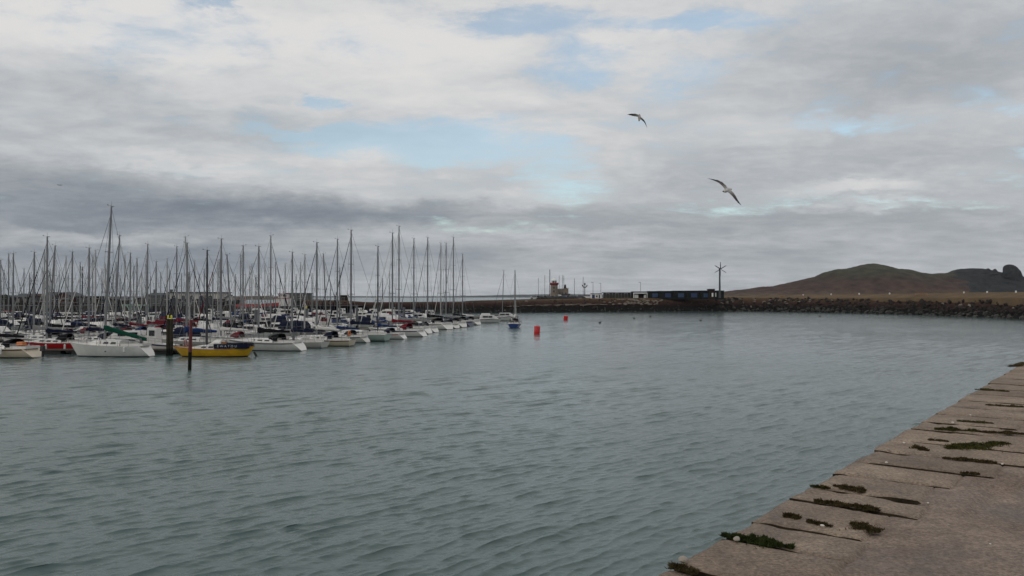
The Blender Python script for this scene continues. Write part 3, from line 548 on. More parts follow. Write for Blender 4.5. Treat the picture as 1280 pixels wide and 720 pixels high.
house(183, 209, 366, 306, 'tall dark grey building with a blue-grey roof and a chimney at its right end', RENG, SLATE, 3, chim=2, nwin=5, rows=2, depth=11)
# long clubhouse: cream upper storey over brown brick with dark arches and a round window
D = 300; x0, x1 = XD(211, D), XD(274, D); W = x1 - x0; zt = ZD(365.6, D); zm = ZD(373.5, D); root = empty('clubhouse', ((x0 + x1) / 2, D, 3.0)); h1 = zm - 3; h2 = zt - 3
w_ = MB(); w_.box((0, 6, h1 / 2), (W, 12, h1)); w_.build('brick_storey', BRICK, root)
w_ = MB(); w_.box((.0, 6.3, (h1 + h2) / 2 - .1), (W - .1, 12.5, h2 - h1 - .2)); w_.build('cream_storey', RENDER, root)
w_ = MB(); w_.box((0, 6.2, h2), (W + .6, 13.2, .35)); w_.build('roof', SLATE, root)
for k, px_ in enumerate((217.5, 229, 240, 252, 263)):
    g = MB(); xx = XD(px_, D) - (x0 + x1) / 2; g.prism([(xx - .8, h1 - 2.6), (xx + .8, h1 - 2.6), (xx + .8, h1 + .6), (xx + .5, h1 + 1.1), (xx, h1 + 1.3), (xx - .5, h1 + 1.1), (xx - .8, h1 + .6)], 'y', -.12, .3); g.build('arched_window', WINM, root)
g = MB(); xx = XD(228.5, D) - (x0 + x1) / 2; g.tube([(xx, -.2, h1 - 1.7), (xx, .05, h1 - 1.7)], 1.1, 18); rw = g.build('round_window', WFR, root); g = MB(); g.tube([(xx, -.26, h1 - 1.7), (xx, -.19, h1 - 1.7)], .75, 16); g.build('pane', WINM, rw)
for k in range(9):
    g = MB(); xx = -W / 2 + (k + .5) * W / 9; g.box((xx, -.05, h1 * .35), (1.0, .12, 1.4)); g.build('window', WINM, root)
tag(root, 'long clubhouse with cream upper storey over brown brick and arched windows', 'building', 'buildings along the town side of the harbour')
house(271, 283, 368, 306, 'small building with a dark teal sheet roof at the clubhouse end', RENDER, TEAL, 3.5, nwin=2)
house(283, 292, 374.5, 300, 'low grey stone hut at the right end of the row of buildings', STONEW, SLATE, 1.5, nwin=1)
house(357, 384, 367, 345, 'pale grey boxy building with flat teal roof behind the red trawler', RENG, TEAL, 0, nwin=4, rows=1, z0=3.0)
house(424.5, 433.5, 369.8, 322, 'small square stone hut standing on the breakwater', MASON, MASON, 0, nwin=1, z0=4, depth=3, name='hut')
# hill with trees behind the houses at far left
LEAF = mat('dark_leaves', (.018, .028, .012), .85, col2=(.045, .06, .022), scale=.8); BARK = mat('bark', (.05, .04, .03), .9)
def tree(x, y, z0, h, label, seed):
    r = random.Random(seed); root = empty('tree', (x, y, z0)); b = MB(); b.tube([(0, 0, 0), (.1, 0, h * .3), (0, .1, h * .6)], [.28, .2, .1], 6)
    for k in range(6): a = r.random() * 6.28; b.tube([(0, 0, h * r.uniform(.25, .5)), (math.cos(a) * h * .25, math.sin(a) * h * .25, h * r.uniform(.6, .85))], [.1, .03], 5)
    b.build('trunk', BARK, root); c = MB(); cl_ = [(Vector((r.gauss(0, h * .16), r.gauss(0, h * .16), h * r.uniform(.42, .9))), r.uniform(.12, .22) * h) for _ in range(15)]
    for ct, rr in cl_:
        for _ in range(42):
            d = Vector((r.gauss(0, 1), r.gauss(0, 1), r.gauss(0, 1))).normalized() * rr * r.uniform(.6, 1.05); p = ct + d; u = Vector((r.gauss(0, 1), r.gauss(0, 1), r.gauss(0, 1))).normalized(); v_ = u.cross(d).normalized(); s = r.uniform(.15, .4)
            c.add([p + u * s, p - u * s * .5 + v_ * s, p - u * s * .5 - v_ * s], [(0, 1, 2)])
    c.build('crown', LEAF, root); tag(root, label, 'tree', 'trees behind the harbour buildings')
for i, (px_, yt, lb) in enumerate([(6, 368.5, 'leftmost dark tree, beside the picture edge behind the masts'), (152, 373.5, 'dark tree right of the small slate gable'), (160, 372.5, 'tallest dark tree behind the green boat hoist'), (169, 373.5, 'dark tree squeezed against the dark red brick block'), (295, 377.0, 'bush-like low tree at the right end of the buildings')]):
    D = 328; tree(XD(px_, D), D, 3, ZD(yt, D) - 3, lb, i + 3)
# travelling boat hoist, pale green
D = 272; root = empty('boat_hoist', (XD(165, D), D, .6)); zt = ZD(380.5, D) - .6; wdt = XD(176, D) - XD(154, D)
for sx in (-1, 1):
    for y in (0, 5.5): b = MB(); b.box((sx * wdt / 2, y, zt / 2), (.45, .45, zt)); b.build('leg', GRNP, root)
b = MB()
for sx in (-1, 1): b.box((sx * wdt / 2, 2.75, zt - .25), (.5, 6.4, .5))
b.box((0, 5.5, zt - .3), (wdt, .4, .5)); b.build('top_beam', GRNP, root)
b = MB()
for sx in (-.55, .1): b.tube([(sx * wdt / 2, 0, zt - .5), (sx * wdt / 2 + .5, 0, zt * .6), (sx * wdt / 2 + 1.2, 0, .2)], .22, 6)
b.build('strut', GRNP, root)
b = MB(); b.box((0, 2.7, .3), (wdt + 1, 7, .4)); b.build('base_frame', GRNP, root)
for o in list(root.children): pass
tag(root, 'pale green steel travelling boat hoist standing behind the marina', 'boat hoist')
# lamp posts along the quay
for i, (px_, yt) in enumerate([(41, 356), (111, 360), (178, 353), (222, 358), (309, 362), (345, 361)]):
    D = 290 + i; z1 = ZD(yt, D); root = empty('street_lamp', (XD(px_, D), D, 3.05)); h = z1 - 3.05
    b = MB(); b.tube([(0, 0, 0), (0, 0, h)], [.11, .06], 6); b.build('pole', ALU, root); b = MB(); b.tube([(0, 0, h), (.4, 0, h + .15), (1.1, 0, h + .15)], .05, 5); b.box((1.3, 0, h + .12), (.7, .25, .12)); b.build('lamp_head', ALU, root)
    tag(root, ['street lamp above the long brown roof at far left', 'street lamp above the low flat-roofed building', 'street lamp between the boat hoist and the tall grey building', 'street lamp in front of the clubhouse arches', 'street lamp left of the red trawler stern', 'street lamp right over the red trawler wheelhouse'][i], 'street lamp', 'street lamps along the town quay')
# red trawler alongside the wall
TRED = mat('trawler_red_paint', (.36, .03, .03), .5, var=.2, scale=1); TDK = mat('trawler_black_hull', (.02, .018, .02), .5)
D = 276; x0, x1 = XD(297, D), XD(362, D); root = empty('trawler', ((x0 + x1) / 2, D, 0)); Lh = x1 - x0
hb = MB(); rings = []
for i in range(13):
    t = i / 12; hw = 3.1 * (min(1, .75 + t) if t < .4 else max(.03, 1 - ((t - .4) / .6) ** 2.4)); top = ZD(383.2, D) + .5 * t ** 2 - .1; x = Lh / 2 - Lh * (1 - t); rings.append([(x, -hw, top), (x, -hw * .92, .2), (x, -hw * .5, -.8), (x, hw * .5, -.8), (x, hw * .92, .2), (x, hw, top)])
hb.loft(rings); hb.build('hull', TDK, root, True)
hb = MB(); rings = []
for i in range(13):
    t = i / 12; hw = 3.16 * (min(1, .75 + t) if t < .4 else max(.05, 1 - ((t - .4) / .6) ** 2.4)); z = ZD(383.4, D) + .5 * t ** 2 - .1; z2 = ZD(380.4, D) + .9 * t ** 2; x = Lh / 2 - Lh * (1 - t); rings.append([(x, -hw, z), (x, -hw - .05, z2), (x, -hw + .12, z2), (x, hw - .12, z2), (x, hw + .05, z2), (x, hw, z)])
hb.loft(rings); hb.build('bulwark', TRED, root)
hb = MB(); zz = ZD(381, D); hb.box((Lh * .37, 0, zz + .9), (4.6, 3.6, 2.6)); hb.box((Lh * .37 + .3, 0, zz + 2.9), (3.0, 3.0, 1.5)); wh = hb.build('wheelhouse', CABIN, root)
hb = MB(); hb.box((Lh * .37, 0, zz + 2.28), (5, 4.0, .18)); hb.box((Lh * .37 + .3, 0, zz + 3.75), (3.3, 3.3, .2)); hb.build('roof', TRED, wh)
for k in range(4): hb = MB(); hb.box((Lh * .37 - .75 + k * .72, -1.52, zz + 3.1), (.5, .06, .6)); hb.build('window', GLASS, wh)
hb = MB(); hb.tube([(Lh * .3, 0, zz), (Lh * .3, 0, ZD(366, D))], .12, 6); hb.tube([(Lh * .3, 0, zz + 1), (Lh * .1, 0, zz + 4.5)], .07, 5); hb.build('mast', ALU, root)
hb = MB(); hb.tube([(-Lh * .4, -1.6, zz - .4), (-Lh * .4, -1.6, zz + 2.6), (-Lh * .4, 1.6, zz + 2.6), (-Lh * .4, 1.6, zz - .4)], .14, 6); hb.build('stern_gantry', TRED, root)
tag(root, 'long red and black fishing trawler lying against the harbour wall', 'fishing boat')

# ------------------------------------------------------------------ breakwater furniture, lighthouse, turbine
D = 520; b = MB(); x0, x1 = XD(662, D), XD(905, D); zt = ZD(374.0, D); b.prism([(x0 - 3, -1), (x1, -1), (x1, zt), (x0 + 4, zt), (x0, zt - 1.5)], 'y', D - 40, D + 16); tag(b.build('outer_pier', STONEW), kind='structure')
# lighthouse
LS = mat('lighthouse_stone', (.20, .165, .135), .9, var=.2, scale=.6); LW = mat('lighthouse_white', (.72, .72, .7), .6, var=.05); LR = mat('lighthouse_red', (.20, .022, .026), .6)
D = 500; lx = XD(692.8, D); z0 = ZD(375, D); k = D / F; root = empty('lighthouse', (lx, D, z0)); Z_ = lambda y: ZD(y, D) - z0
b = MB(); b.tube([(0, 0, 0), (0, 0, Z_(356.6))], [4.9 * k, 4.3 * k], 20); b.build('tower', LS, root, True)
b = MB(); b.tube([(0, 0, Z_(356.6)), (0, 0, Z_(355.4)), (0, 0, Z_(353.4))], [4.4 * k, 5.5 * k, 5.5 * k], 20); b.build('gallery', LR, root)
b = MB(); b.tube([(0, 0, Z_(353.4)), (0, 0, Z_(350.9))], 3.0 * k, 16); b.build('lantern', GLASS, root)
b = MB()
for a in range(8): b.box((3.0 * k * math.cos(a * .785), 3.0 * k * math.sin(a * .785), (Z_(353.4) + Z_(350.9)) / 2), (.25, .25, Z_(350.9) - Z_(353.4)))
b.build('glazing_bar', LW, root)
b = MB(); hh = Z_(350.9); b.loft([[(3.3 * k * c * math.cos(t * .3927), 3.3 * k * c * math.sin(t * .3927), hh + 2.9 * k * s) for t in range(16)] for c, s in ((1, 0), (1, .12), (.92, .42), (.7, .75), (.4, .94), (.08, 1.0))]); b.tube([(0, 0, hh + 2.9 * k), (0, 0, hh + 4 * k)], .1, 5); b.build('dome', LW, root, True)
for zz in (359.5, 364): b = MB(); b.box((-.3, -4.55 * k, Z_(zz)), (.7, .3, 1.2)); b.build('window', WINM, root)
tag(root, 'round stone lighthouse with red gallery and white domed lantern', 'lighthouse')
root = empty('keepers_house', (XD(707, D), D + 1, z0)); W = XD(710.5, D) - XD(697, D); xo = -XD(707, D)
b = MB(); b.box(((XD(697.5, D) + XD(704, D)) / 2 + xo, 3, Z_(361.4) / 2), (XD(704, D) - XD(697.5, D), 6, Z_(361.4))); b.box(((XD(704, D) + XD(710.6, D)) / 2 + xo, 3, Z_(360.6) / 2), (XD(710.6, D) - XD(704, D), 7, Z_(360.6))); b.build('wall', LS, root)
b = MB()
for i in range(7): b.box((XD(698.2 + i * .9, D) + xo, .2, Z_(361.1)), (.28, .4, .5))
for i in range(4): b.box((XD(705 + i * 1.7, D) + xo, -.3, Z_(360.2)), (.45, .4, .5))
b.build('battlement', LS, root)
b = MB(); b.box((XD(706.8, D) + xo, 2, Z_(358.5)), (1.5, 1.5, 2.8), taper=.6); b.tube([(XD(706.8, D) + xo, 2, Z_(357.6)), (XD(706.8, D) + xo, 2, Z_(356))], [.5, .3], 8); b.build('chimney', MASON, root)
for i in range(3): b = MB(); b.box((XD(700 + i * 3.6, D) + xo, -.55 if i > 1 else -.05, Z_(367)), (.8, .2, 1.2)); b.build('window', WINM, root)
tag(root, 'battlemented stone keeper house adjoining the lighthouse tower', 'building')
for (pa, pb_, yt, lab, mm) in [(688, 701, 369.4, 'white low wall block at the foot of the lighthouse', LW), (701, 712, 368.2, 'pale grey low block right of the white block below the lighthouse', RENG), (727, 738, 370.2, 'long low grey stone wall end between lighthouse and white hut', STONEW)]:
    D = 505; W = XD(pb_, D) - XD(pa, D); root = empty('pier_store', ((XD(pa, D) + XD(pb_, D)) / 2, D - 6, ZD(375.2, 520))); h = ZD(yt, D) - ZD(375.2, 520); b = MB(); b.box((0, 2, h / 2), (W, 4, h)); b.build('wall', mm, root); b = MB(); b.prism([(-.2, h), (2, h + .6), (4.2, h)], 'x', -W / 2 - .2, W / 2 + .2); b.build('roof', SLATE if mm != LW else LW, root)
    tag(root, lab, 'store', 'low stores on the lighthouse pier')
# parked cars on the outer pier
CARM = {c: mat(c + '_car_paint', v, .25, coat=.5) for c, v in {'black': (.015, .015, .017), 'dark blue': (.015, .02, .05), 'dark grey': (.04, .042, .045), 'silver': (.32, .33, .34), 'white': (.6, .6, .6)}.items()}
def car(x, y, z, c, label, rz=0):
    root = empty('parked_car', (x, y, z), rz); b = MB()
    b.loft([[(xx, -w, z0_), (xx, -w, z1), (xx, w, z1), (xx, w, z0_)] for xx, w, z0_, z1 in ((-2.15, .75, .35, .8), (-2.05, .85, .25, .95), (-1, .88, .22, 1.0), (1, .88, .22, .98), (1.95, .82, .25, .82), (2.15, .7, .35, .65))]); b.build('body', CARM[c], root, True)
    b = MB(); b.loft([[(xx, -w, z0_), (xx, -w * .82, z1), (xx, w * .82, z1), (xx, w, z0_)] for xx, w, z0_, z1 in ((-1.6, .8, .97, 1.0), (-1.1, .8, .97, 1.45), (.3, .8, .97, 1.47), (1.1, .78, .95, .98))]); b.build('cabin', GLASS, root, True)
    b = MB(); b.box((-.4, 0, 1.47), (1.5, 1.2, .05)); b.build('roof', CARM[c], root)
    for sx in (-1.3, 1.3):
        for sy in (-.8, .8): b = MB(); b.tube([(sx, sy - .1, .32), (sx, sy + .1, .32)], .32, 12); b.build('wheel', RUB, root)
    tag(root, label, 'car', 'cars parked below the lighthouse')
zc = ZD(374.0, 520)
cc = [('silver', 667, 'silver car, leftmost of the cars parked below the lighthouse'), ('black', 673, 'black car second from the left, left of the lighthouse tower'), ('dark grey', 680, 'dark grey car parked just left under the lighthouse tower'), ('black', 687, 'black car parked directly in front of the lighthouse tower'), ('dark blue', 695, 'dark blue car parked in front of the keeper house'), ('black', 703, 'black car parked right of the dark blue car by the keeper house'), ('dark grey', 711, 'dark grey car beside the white car, right of the keeper house'), ('white', 719, 'white car at the right end of the parked cars')]
for i, (c, px_, lb) in enumerate(cc): px2 = 668 + i * 9.6; car(XD(px2, 376), 377, np.interp(px2, [665, 740], [5.25, 5.55]), c, lb, rnd.uniform(-.25, .25))
# small moored boat tips: masts of yachts behind the outer pier are built with the fleet
b = MB(); x0, x1 = XD(671, 383), XD(722, 383); h = ZD(370.4, 383) - 4.6; b.box((0, .4, h / 2), (x1 - x0, .8, h)); root = empty('boundary_wall', ((x0 + x1) / 2, 383, 4.6)); b.build('wall', mat('blackened_wall', (.012, .012, .012), .95), root)
b = MB(); b.box((0, .4, h + .06), (x1 - x0 + .2, 1.0, .12)); b.build('coping', MASON, root); tag(root, 'long low black wall behind the parked cars below the lighthouse', 'wall')
# Y-shaped light mast and lamp posts
D = 480; root = empty('light_mast', (XD(731, D), D, ZD(377, D))); z0 = ZD(377, D); b = MB(); b.tube([(0, 0, 0), (0, 0, ZD(355, D) - z0)], [.3, .2], 8); b.build('pole', RENG, root); b = MB()
for s in (-1, 1): b.tube([(0, 0, ZD(360, D) - z0), (s * 1.3, 0, ZD(357.5, D) - z0), (s * 1.3, 0, ZD(356, D) - z0)], [.2, .3, .5], 6)
b.tube([(0, 0, ZD(356, D) - z0), (0, 0, ZD(353.8, D) - z0)], [.6, .4], 6); b.build('lamp_head', MASON, root); tag(root, 'forked three-headed light mast on the breakwater right of the lighthouse', 'light mast')
for i, (px_, yt, lb) in enumerate([(741.3, 353, 'thin lamp post behind the white and blue hut'), (751, 354, 'thin lamp post at the right end of the white and blue hut'), (800.7, 353, 'thin flag mast over the white framed shelter')]):
    D = 380; z0 = ZD(374, D); root = empty('lamp_post', (XD(px_, D), D, z0)); h = ZD(yt, D) - z0; b = MB(); b.tube([(0, 0, 0), (0, 0, h)], [.14, .09], 6); b.build('pole', ALU, root); b = MB(); b.box((-.4, 0, h), (1.1, .3, .18)); b.build('lamp_head', ALU, root); tag(root, lb, 'lamp post')
# white and blue hut
BLUP = mat('blue_painted_door', (.012, .03, .10), .5, var=.15); BLU2 = mat('faded_blue_sheet', (.02, .045, .10), .6, var=.2)
D = 372; z0 = ZD(374.6, D)
def hut(pa, pb_, yt, wallm, roofm, label, doors, name='hut', depth=4, cat='hut', group=None, DD=D, rt=.25, z0=None):
    z0 = ZD(374.4, DD) if z0 is None else z0
    W = XD(pb_, DD) - XD(pa, DD); cx_ = (XD(pa, DD) + XD(pb_, DD)) / 2; root = empty(name, (cx_, DD, z0)); h = ZD(yt, DD) - z0
    b = MB(); b.box((0, depth / 2, h / 2), (W, depth, h)); b.build('wall', wallm, root); b = MB(); b.box((0, depth / 2, h + rt / 2), (W + .3, depth + .4, rt)); b.build('roof', roofm, root)
    for (da, db, ya, yb_, mm, nm) in doors:
        b = MB(); xa, xb = XD(da, DD) - cx_, XD(db, DD) - cx_; za, zb = ZD(yb_, DD) - z0, ZD(ya, DD) - z0; b.box(((xa + xb) / 2, -.04, (za + zb) / 2), (xb - xa, .1, zb - za)); b.build(nm, mm, root)
    tag(root, label, cat, group); return root
hut(739, 752, 367.4, LW, SLATE, 'small white hut with blue door on the breakwater', [(740, 743.5, 368.3, 372.8, BLUP, 'door'), (745, 747, 369.3, 371.5, WINM, 'window'), (748.5, 750, 368.5, 372.5, BLUP, 'door')])
# grey wall of leaning concrete panels
CW = mat('grey_concrete_panels', (.055, .055, .048), .9, var=.25, scale=.5)
D = 366; root = empty('panel_wall', (XD(772, D), D, ZD(374.4, D))); z0 = ZD(374.4, D); xo = -XD(772, D)
for i in range(10):
    b = MB(); xa = XD(754 + i * 3.8, D) + xo; w_ = XD(757.5, D) - XD(754, D); h = ZD(366.3 + .25 * math.sin(i * 2), D) - z0; b.prism([(xa, 0), (xa + w_, 0), (xa + w_ + .1, h), (xa + .1, h)], 'y', 0, .5); b.prism([(xa + .1, 0), (xa + .4, 0), (xa + w_, h - .2), (xa + w_ - .35, h - .2)], 'y', -.15, 0.01); b.build('panel', CW, root)
b = MB(); b.box((0, .25, ZD(365.9, D) - z0), (XD(792.5, D) - XD(753, D), 1.2, .35)); b.build('cap_beam', SLATE, root); tag(root, 'grey wall of upright concrete panels left of the white framed shelter', 'wall')
# shelter with white posts
D = 362; z0 = ZD(374.2, D); root = empty('shelter', (XD(800.5, D), D, z0)); xo = -XD(800.5, D)
b = MB(); b.box((0, 2, ZD(365.0, D) - z0), (XD(811.5, D) - XD(791, D), 5, .5)); b.build('roof', SLATE, root)
b = MB(); b.box((0, -.6, ZD(366.5, D) - z0), (XD(810, D) - XD(791.5, D), .12, .35)); b.build('fascia', LW, root)
for i, px_ in enumerate((792, 809)): b = MB(); b.box((XD(px_, D) + xo, -.5, (ZD(366, D) - z0) / 2), (.35, .25, ZD(366, D) - z0)); b.build('post', LW, root)
for i, (pa, pb_) in enumerate(((793.5, 798), (805, 808))): b = MB(); b.box(((XD(pa, D) + XD(pb_, D)) / 2 + xo, .5, (ZD(368.3, D) - z0) / 2), (XD(pb_, D) - XD(pa, D), .12, ZD(368.3, D) - z0)); b.build('door', LW, root)
b = MB(); b.box((0, 3.8, (ZD(366.3, D) - z0) / 2), (XD(810, D) - XD(791, D), .3, ZD(366.3, D) - z0)); b.build('back_wall', MASON, root); tag(root, 'open shelter with white posts and fascia and dark flat roof', 'shelter')
# row of dark stores with blue doors
segs = [(811, 824, 364.5, 815.5, 822.5), (824, 842, 364.3, 831.5, 838.5), (842, 859, 364.0, 847.5, 855), (859, 876, 363.9, 864, 871.5), (876, 886.5, 363.8, 879.5, 885.5)]
SD = mat('dark_green_cladding', (.016, .019, .018), .8, var=.2, scale=.6)
for i, (pa, pb_, yt, da, db) in enumerate(segs):
    dd = 358 - (pa - 811) * .06
    hut(pa, pb_ - .15, yt, SD, mat('dark_roof_felt', (.012, .014, .014), .9), ['dark store with blue door next to the white framed shelter', 'dark store with a dark blue door, second from the shelter', 'dark store with two blue leaves in the middle of the row', 'dark store with faded blue door, second from the wind turbine end', 'dark store with blue door next to the chimney-like block'][i],
        [(da, db, 366.6, 371.6, BLUP if i % 2 else BLU2, 'door')], name='store', cat='store', group='dark stores in a row on the breakwater', DD=dd, z0=ZD(374.2, dd))
hut(886.7, 893.5, 361.8, MASON, SLATE, 'taller dark square block at the turbine end of the stores', [(889.6, 891.6, 366.2, 370.9, LW, 'door')], name='store', cat='store', DD=352)
hut(893.7, 905, 363.8, SD, SLATE, 'low dark store with a white door beside the wind turbine', [(893.9, 895.3, 366.0, 370.9, LW, 'door')], name='store', cat='store', DD=353)
# debris rocks, white-painted stones
# wind turbine with six blades
D = 346; tz = ZD(372.5, D); root = empty('wind_turbine', (XD(899.7, D), D, tz)); zh = ZD(336.4, D) - tz; TURB = mat('turbine_grey_steel', (.045, .05, .055), .6, var=.1)
b = MB(); b.tube([(0, 0, 0), (0, 0, zh * .55), (0, 0, zh)], [.46, .36, .28], 10); b.build('tower', TURB, root, True)
b = MB(); b.tube([(0, -.9, zh), (0, -.5, zh), (0, .9, zh)], [.12, .3, .22], 8); nac = b.build('nacelle', TURB, root)
for a in range(6):
    an = R(90 + a * 60 + (0)); dx, dz_ = math.cos(an), math.sin(an); Rr = 9.0 * D / F; YW = R(14); b = MB(); rings = []
    for t in np.linspace(.06, 1, 7):
        c_ = .5 * (1 - .6 * t) + .02; tw = .9 - .6 * t; o_ = Vector((dx, 0, dz_)) * Rr * t; cd_ = Vector((-dz_ * math.cos(tw), math.sin(tw), dx * math.cos(tw))); nd = Vector((dx, 0, dz_)).cross(cd_)
        rings.append([o_ + Vector((0, -.7, zh)) + cd_ * c_ * .5, o_ + Vector((0, -.7, zh)) + nd * .05, o_ + Vector((0, -.7, zh)) - cd_ * c_ * .5, o_ + Vector((0, -.7, zh)) - nd * .05])
    rings = [[Vector((q.x * math.cos(YW) - q.y * math.sin(YW), q.x * math.sin(YW) + q.y * math.cos(YW), q.z)) for q in rg_] for rg_ in rings]; b.loft(rings); b.build('blade', TURB, root)
tag(root, 'dark six-bladed wind turbine on a slim tower at the breakwater stores', 'wind turbine')
# bollards / white marker blocks along the grass bank, benches, litter bin
for i, (px_, py_) in enumerate([(1004, 368.6), (1039, 367.9), (1074, 367.3), (1112, 366.9), (1205, 365.9), (1234, 365.2), (1270, 364.7)]):
    wly = np.interp(px_, [a[0] for a in wl], [a[1] for a in wl]); d0 = 6.3 * F / (wly - 371) + 24.5; base = ZD(py_ + .3, d0)
    root = empty('marker_post', (XD(px_, d0), d0, base - .35)); b = MB(); b.box((0, 0, .4), (.4, .4, .5), taper=.85); b.build('post', LW, root); b = MB(); b.prism([(-.2, .65), (.2, .65), (0, .78)], 'y', -.2, .2); b.build('cap', LW, root)
    tag(root, 'small white marker block on the grass bank, %s from the wind turbine' % ORD[i], 'marker', 'white marker blocks along the grass bank')
def bench(px_, d0, py_, label, rz=0):
    z = ZD(py_, d0); root = empty('picnic_table', (XD(px_, d0), d0, z), rz); b = MB(); b.box((0, 0, .78), (2.4, .8, .08)); b.build('tabletop', VARN, root)
    for s in (-1, 1):
        b = MB(); b.box((0, s * .75, .46), (2.4, .3, .07)); b.build('seat', VARN, root); b = MB(); b.tube([(s * .85, -.8, 0), (s * .85, -.25, .76)], .06, 4); b.tube([(s * .85, .8, 0), (s * .85, .25, .76)], .06, 4); b.box((s * .85, 0, .4), (.06, 1.7, .09)); b.build('leg', VARN, root)
    tag(root, label, 'table', 'picnic tables on the grass bank')
for px_, py_, lb in ((977, 370.9, 'dark wooden picnic table on the bank nearest the turbine'), (1148, 368.6, 'left of the two dark picnic tables on the bank below the island saddle'), (1155, 368.4, 'right of the two dark picnic tables on the bank below the island saddle')):
    wly = np.interp(px_, [a[0] for a in wl], [a[1] for a in wl]); d0 = 6.3 * F / (wly - 371) + 17; bench(px_, d0, py_ + .6, lb, rnd.uniform(-.5, .5))
# ------------------------------------------------------------------ boats
def hull_rings(L, B, fbs, fbb, stern='scoop', n=15, m=6, ws=.78, rake=.9, sheer=.12):
    rings = []
    for i in range(n):
        t = i / (n - 1); t = t ** .9
        if stern == 'point': half = B / 2 * max(.02, 1 - abs(2 * t - 1) ** 2.6) ** .75
        else: half = B / 2 * (ws + (1 - ws) * math.sin(math.pi / 2 * t / .42) if t < .42 else max(.012, 1 - ((t - .42) / .58) ** 2.2))
        fb = fbs + (fbb - fbs) * t ** 1.5 - sheer * math.sin(math.pi * t); dr = .42 * math.sin(math.pi * min(1, max(.0, t * .96 + .06))) ** .5
        if stern == 'point': fb += .25 * (1 - t) ** 4
        ring = []
        for j in range(m):
            s = j / (m - 1); z = -dr + (fb + dr) * s; e = .42 + .5 * t ** 3; wd = half * s ** e if s > 0 else 0
            x = -L / 2 + L * t - rake * (1 - s) * t ** 5
            if stern == 'scoop': x += 1.0 * s ** 1.5 * (1 - t) ** 7
            elif stern == 'flat': x += -.25 * s * (1 - t) ** 7
            else: x += .8 * (1 - s) * (1 - t) ** 5
            ring.append((x, wd, z))
        rings.append(ring)
    return rings
def hull_build(rg, name, m, root):
    n = len(rg[0]); full = [[(x, y, z) for x, y, z in reversed(r)] + [(x, -y, z) for x, y, z in r[1:]] for r in rg]
    b = MB(); b.loft(full, close=False, caps=False); nn = len(full[0]); b.f.append(tuple(range(nn))); b.mi.append(0)
    o = b.build(name, m, root, True); return o
def deck_build(rg, m, root):
    b = MB(); rs = []
    for r in rg: x, y, z = r[-1]; rs.append([(x, y * .985, z - .03), (x, y * .5, z + .03), (x, 0, z + .05), (x, -y * .5, z + .03), (x, -y * .985, z - .03)])
    b.loft(rs, close=False, caps=False); r_ = MB()
    d = b.build('deck', m, root, True); return d
def gun(rg, x):
    xs = [r[-1][0] for r in rg]; return np.interp(x, xs, [r[-1][1] for r in rg]), np.interp(x, xs, [r[-1][2] for r in rg])
def stripe_build(rg, m, root, s0=.86, s1=.96):
    b = MB()
    for sg in (1, -1):
        q = []
        for r in rg[:-1]:
            lo, hi = [Vector(r[-2]).lerp(Vector(r[-1]), (s - .8) / .2) for s in (s0, s1)]; q.append([(lo.x, sg * (lo.y + .012), lo.z), (hi.x, sg * (hi.y + .012), hi.z), (hi.x, sg * (hi.y - .02), hi.z + .001), (lo.x, sg * (lo.y - .02), lo.z - .001)])
        b.loft(q)
    b.build('stripe', m, root)
def cabin_build(rg, xa, xb, h, m, root, wf=.62, nw=3, raised=0):
    b = MB(); rs = []; N_ = 7
    for i in range(N_):
        t = i / (N_ - 1); x = xa + (xb - xa) * t; gy, gz = gun(rg, x); wd = min(gy - .28, gy * wf + .15); wd = max(.15, wd); hh = h * (1 if t < .55 else 1 - .85 * ((t - .55) / .45) ** 1.5); z = gz + .01
        rs.append([(x, wd, z), (x, wd * .88, z + hh * .82), (x, wd * .6, z + hh), (x, -wd * .6, z + hh), (x, -wd * .88, z + hh * .82), (x, -wd, z)])
    b.loft(rs, close=False, caps=True); c = b.build('cabin', m, root, True)
    for k in range(nw):
        b = MB()
        for sg in (1, -1):
            x0 = xa + (xb - xa) * (.1 + .62 * k / nw); x1 = x0 + (xb - xa) * .62 / nw * .72; vs = []
            for x, f in ((x0, .32), (x1, .32), (x1 - .1, .72), (x0, .72)):
                t = (x - xa) / (xb - xa); gy, gz = gun(rg, x); wd = max(.15, min(gy - .28, gy * wf + .15)); hh = h * (1 if t < .55 else 1 - .85 * ((t - .55) / .45) ** 1.5); ff = f / .82; vs.append(Vector((x, sg * (wd * (1 - .12 * ff) + .012), gz + hh * .82 * ff)))
            ins = [v - Vector((0, sg * .03, 0)) for v in vs]; b.add(vs + ins, [(0, 1, 2, 3), (7, 6, 5, 4), (0, 4, 5, 1), (1, 5, 6, 2), (2, 6, 7, 3), (3, 7, 4, 0)])
        b.build('window', GLASS, c)
    return c
MASTUNIT = {}
def mast_unit(m, root, x, z, H, nsp=2, dark=False, thick=.085):
    """mesh of unit height, scaled along z so that all copies can share it"""
    b = MB(); b.tube([(0, 0, 0), (0, 0, .7), (0, 0, 1)], [thick, thick * .95, thick * .65], 8); b.box((.2, 0, 1.006), (.44, .025, .0018)); b.box((.42, 0, 1.012), (.16, .02, .006)); b.box((-.12, 0, 1.001), (.3, .1, .005)); b.box((0, 0, 1.02), (.02, .02, .04))
    o = b.build('mast', m, root); o.location = (x, 0, z); o.scale = (1, 1, H)
    for k in range(nsp):
        f = (.5,) if nsp == 1 else (.36, .66); sw = .95 - .2 * k; b = MB(); b.add([(u, v, w) for v in (-sw, sw) for u, w in ((-.05, 0), (0, .0025), (.05, 0), (0, -.0025))], [(0, 1, 5, 4), (1, 2, 6, 5), (2, 3, 7, 6), (3, 0, 4, 7), (3, 2, 1, 0), (4, 5, 6, 7)]); s = b.build('spreader', m, o, loc=(0, 0, f[k]))
    return o
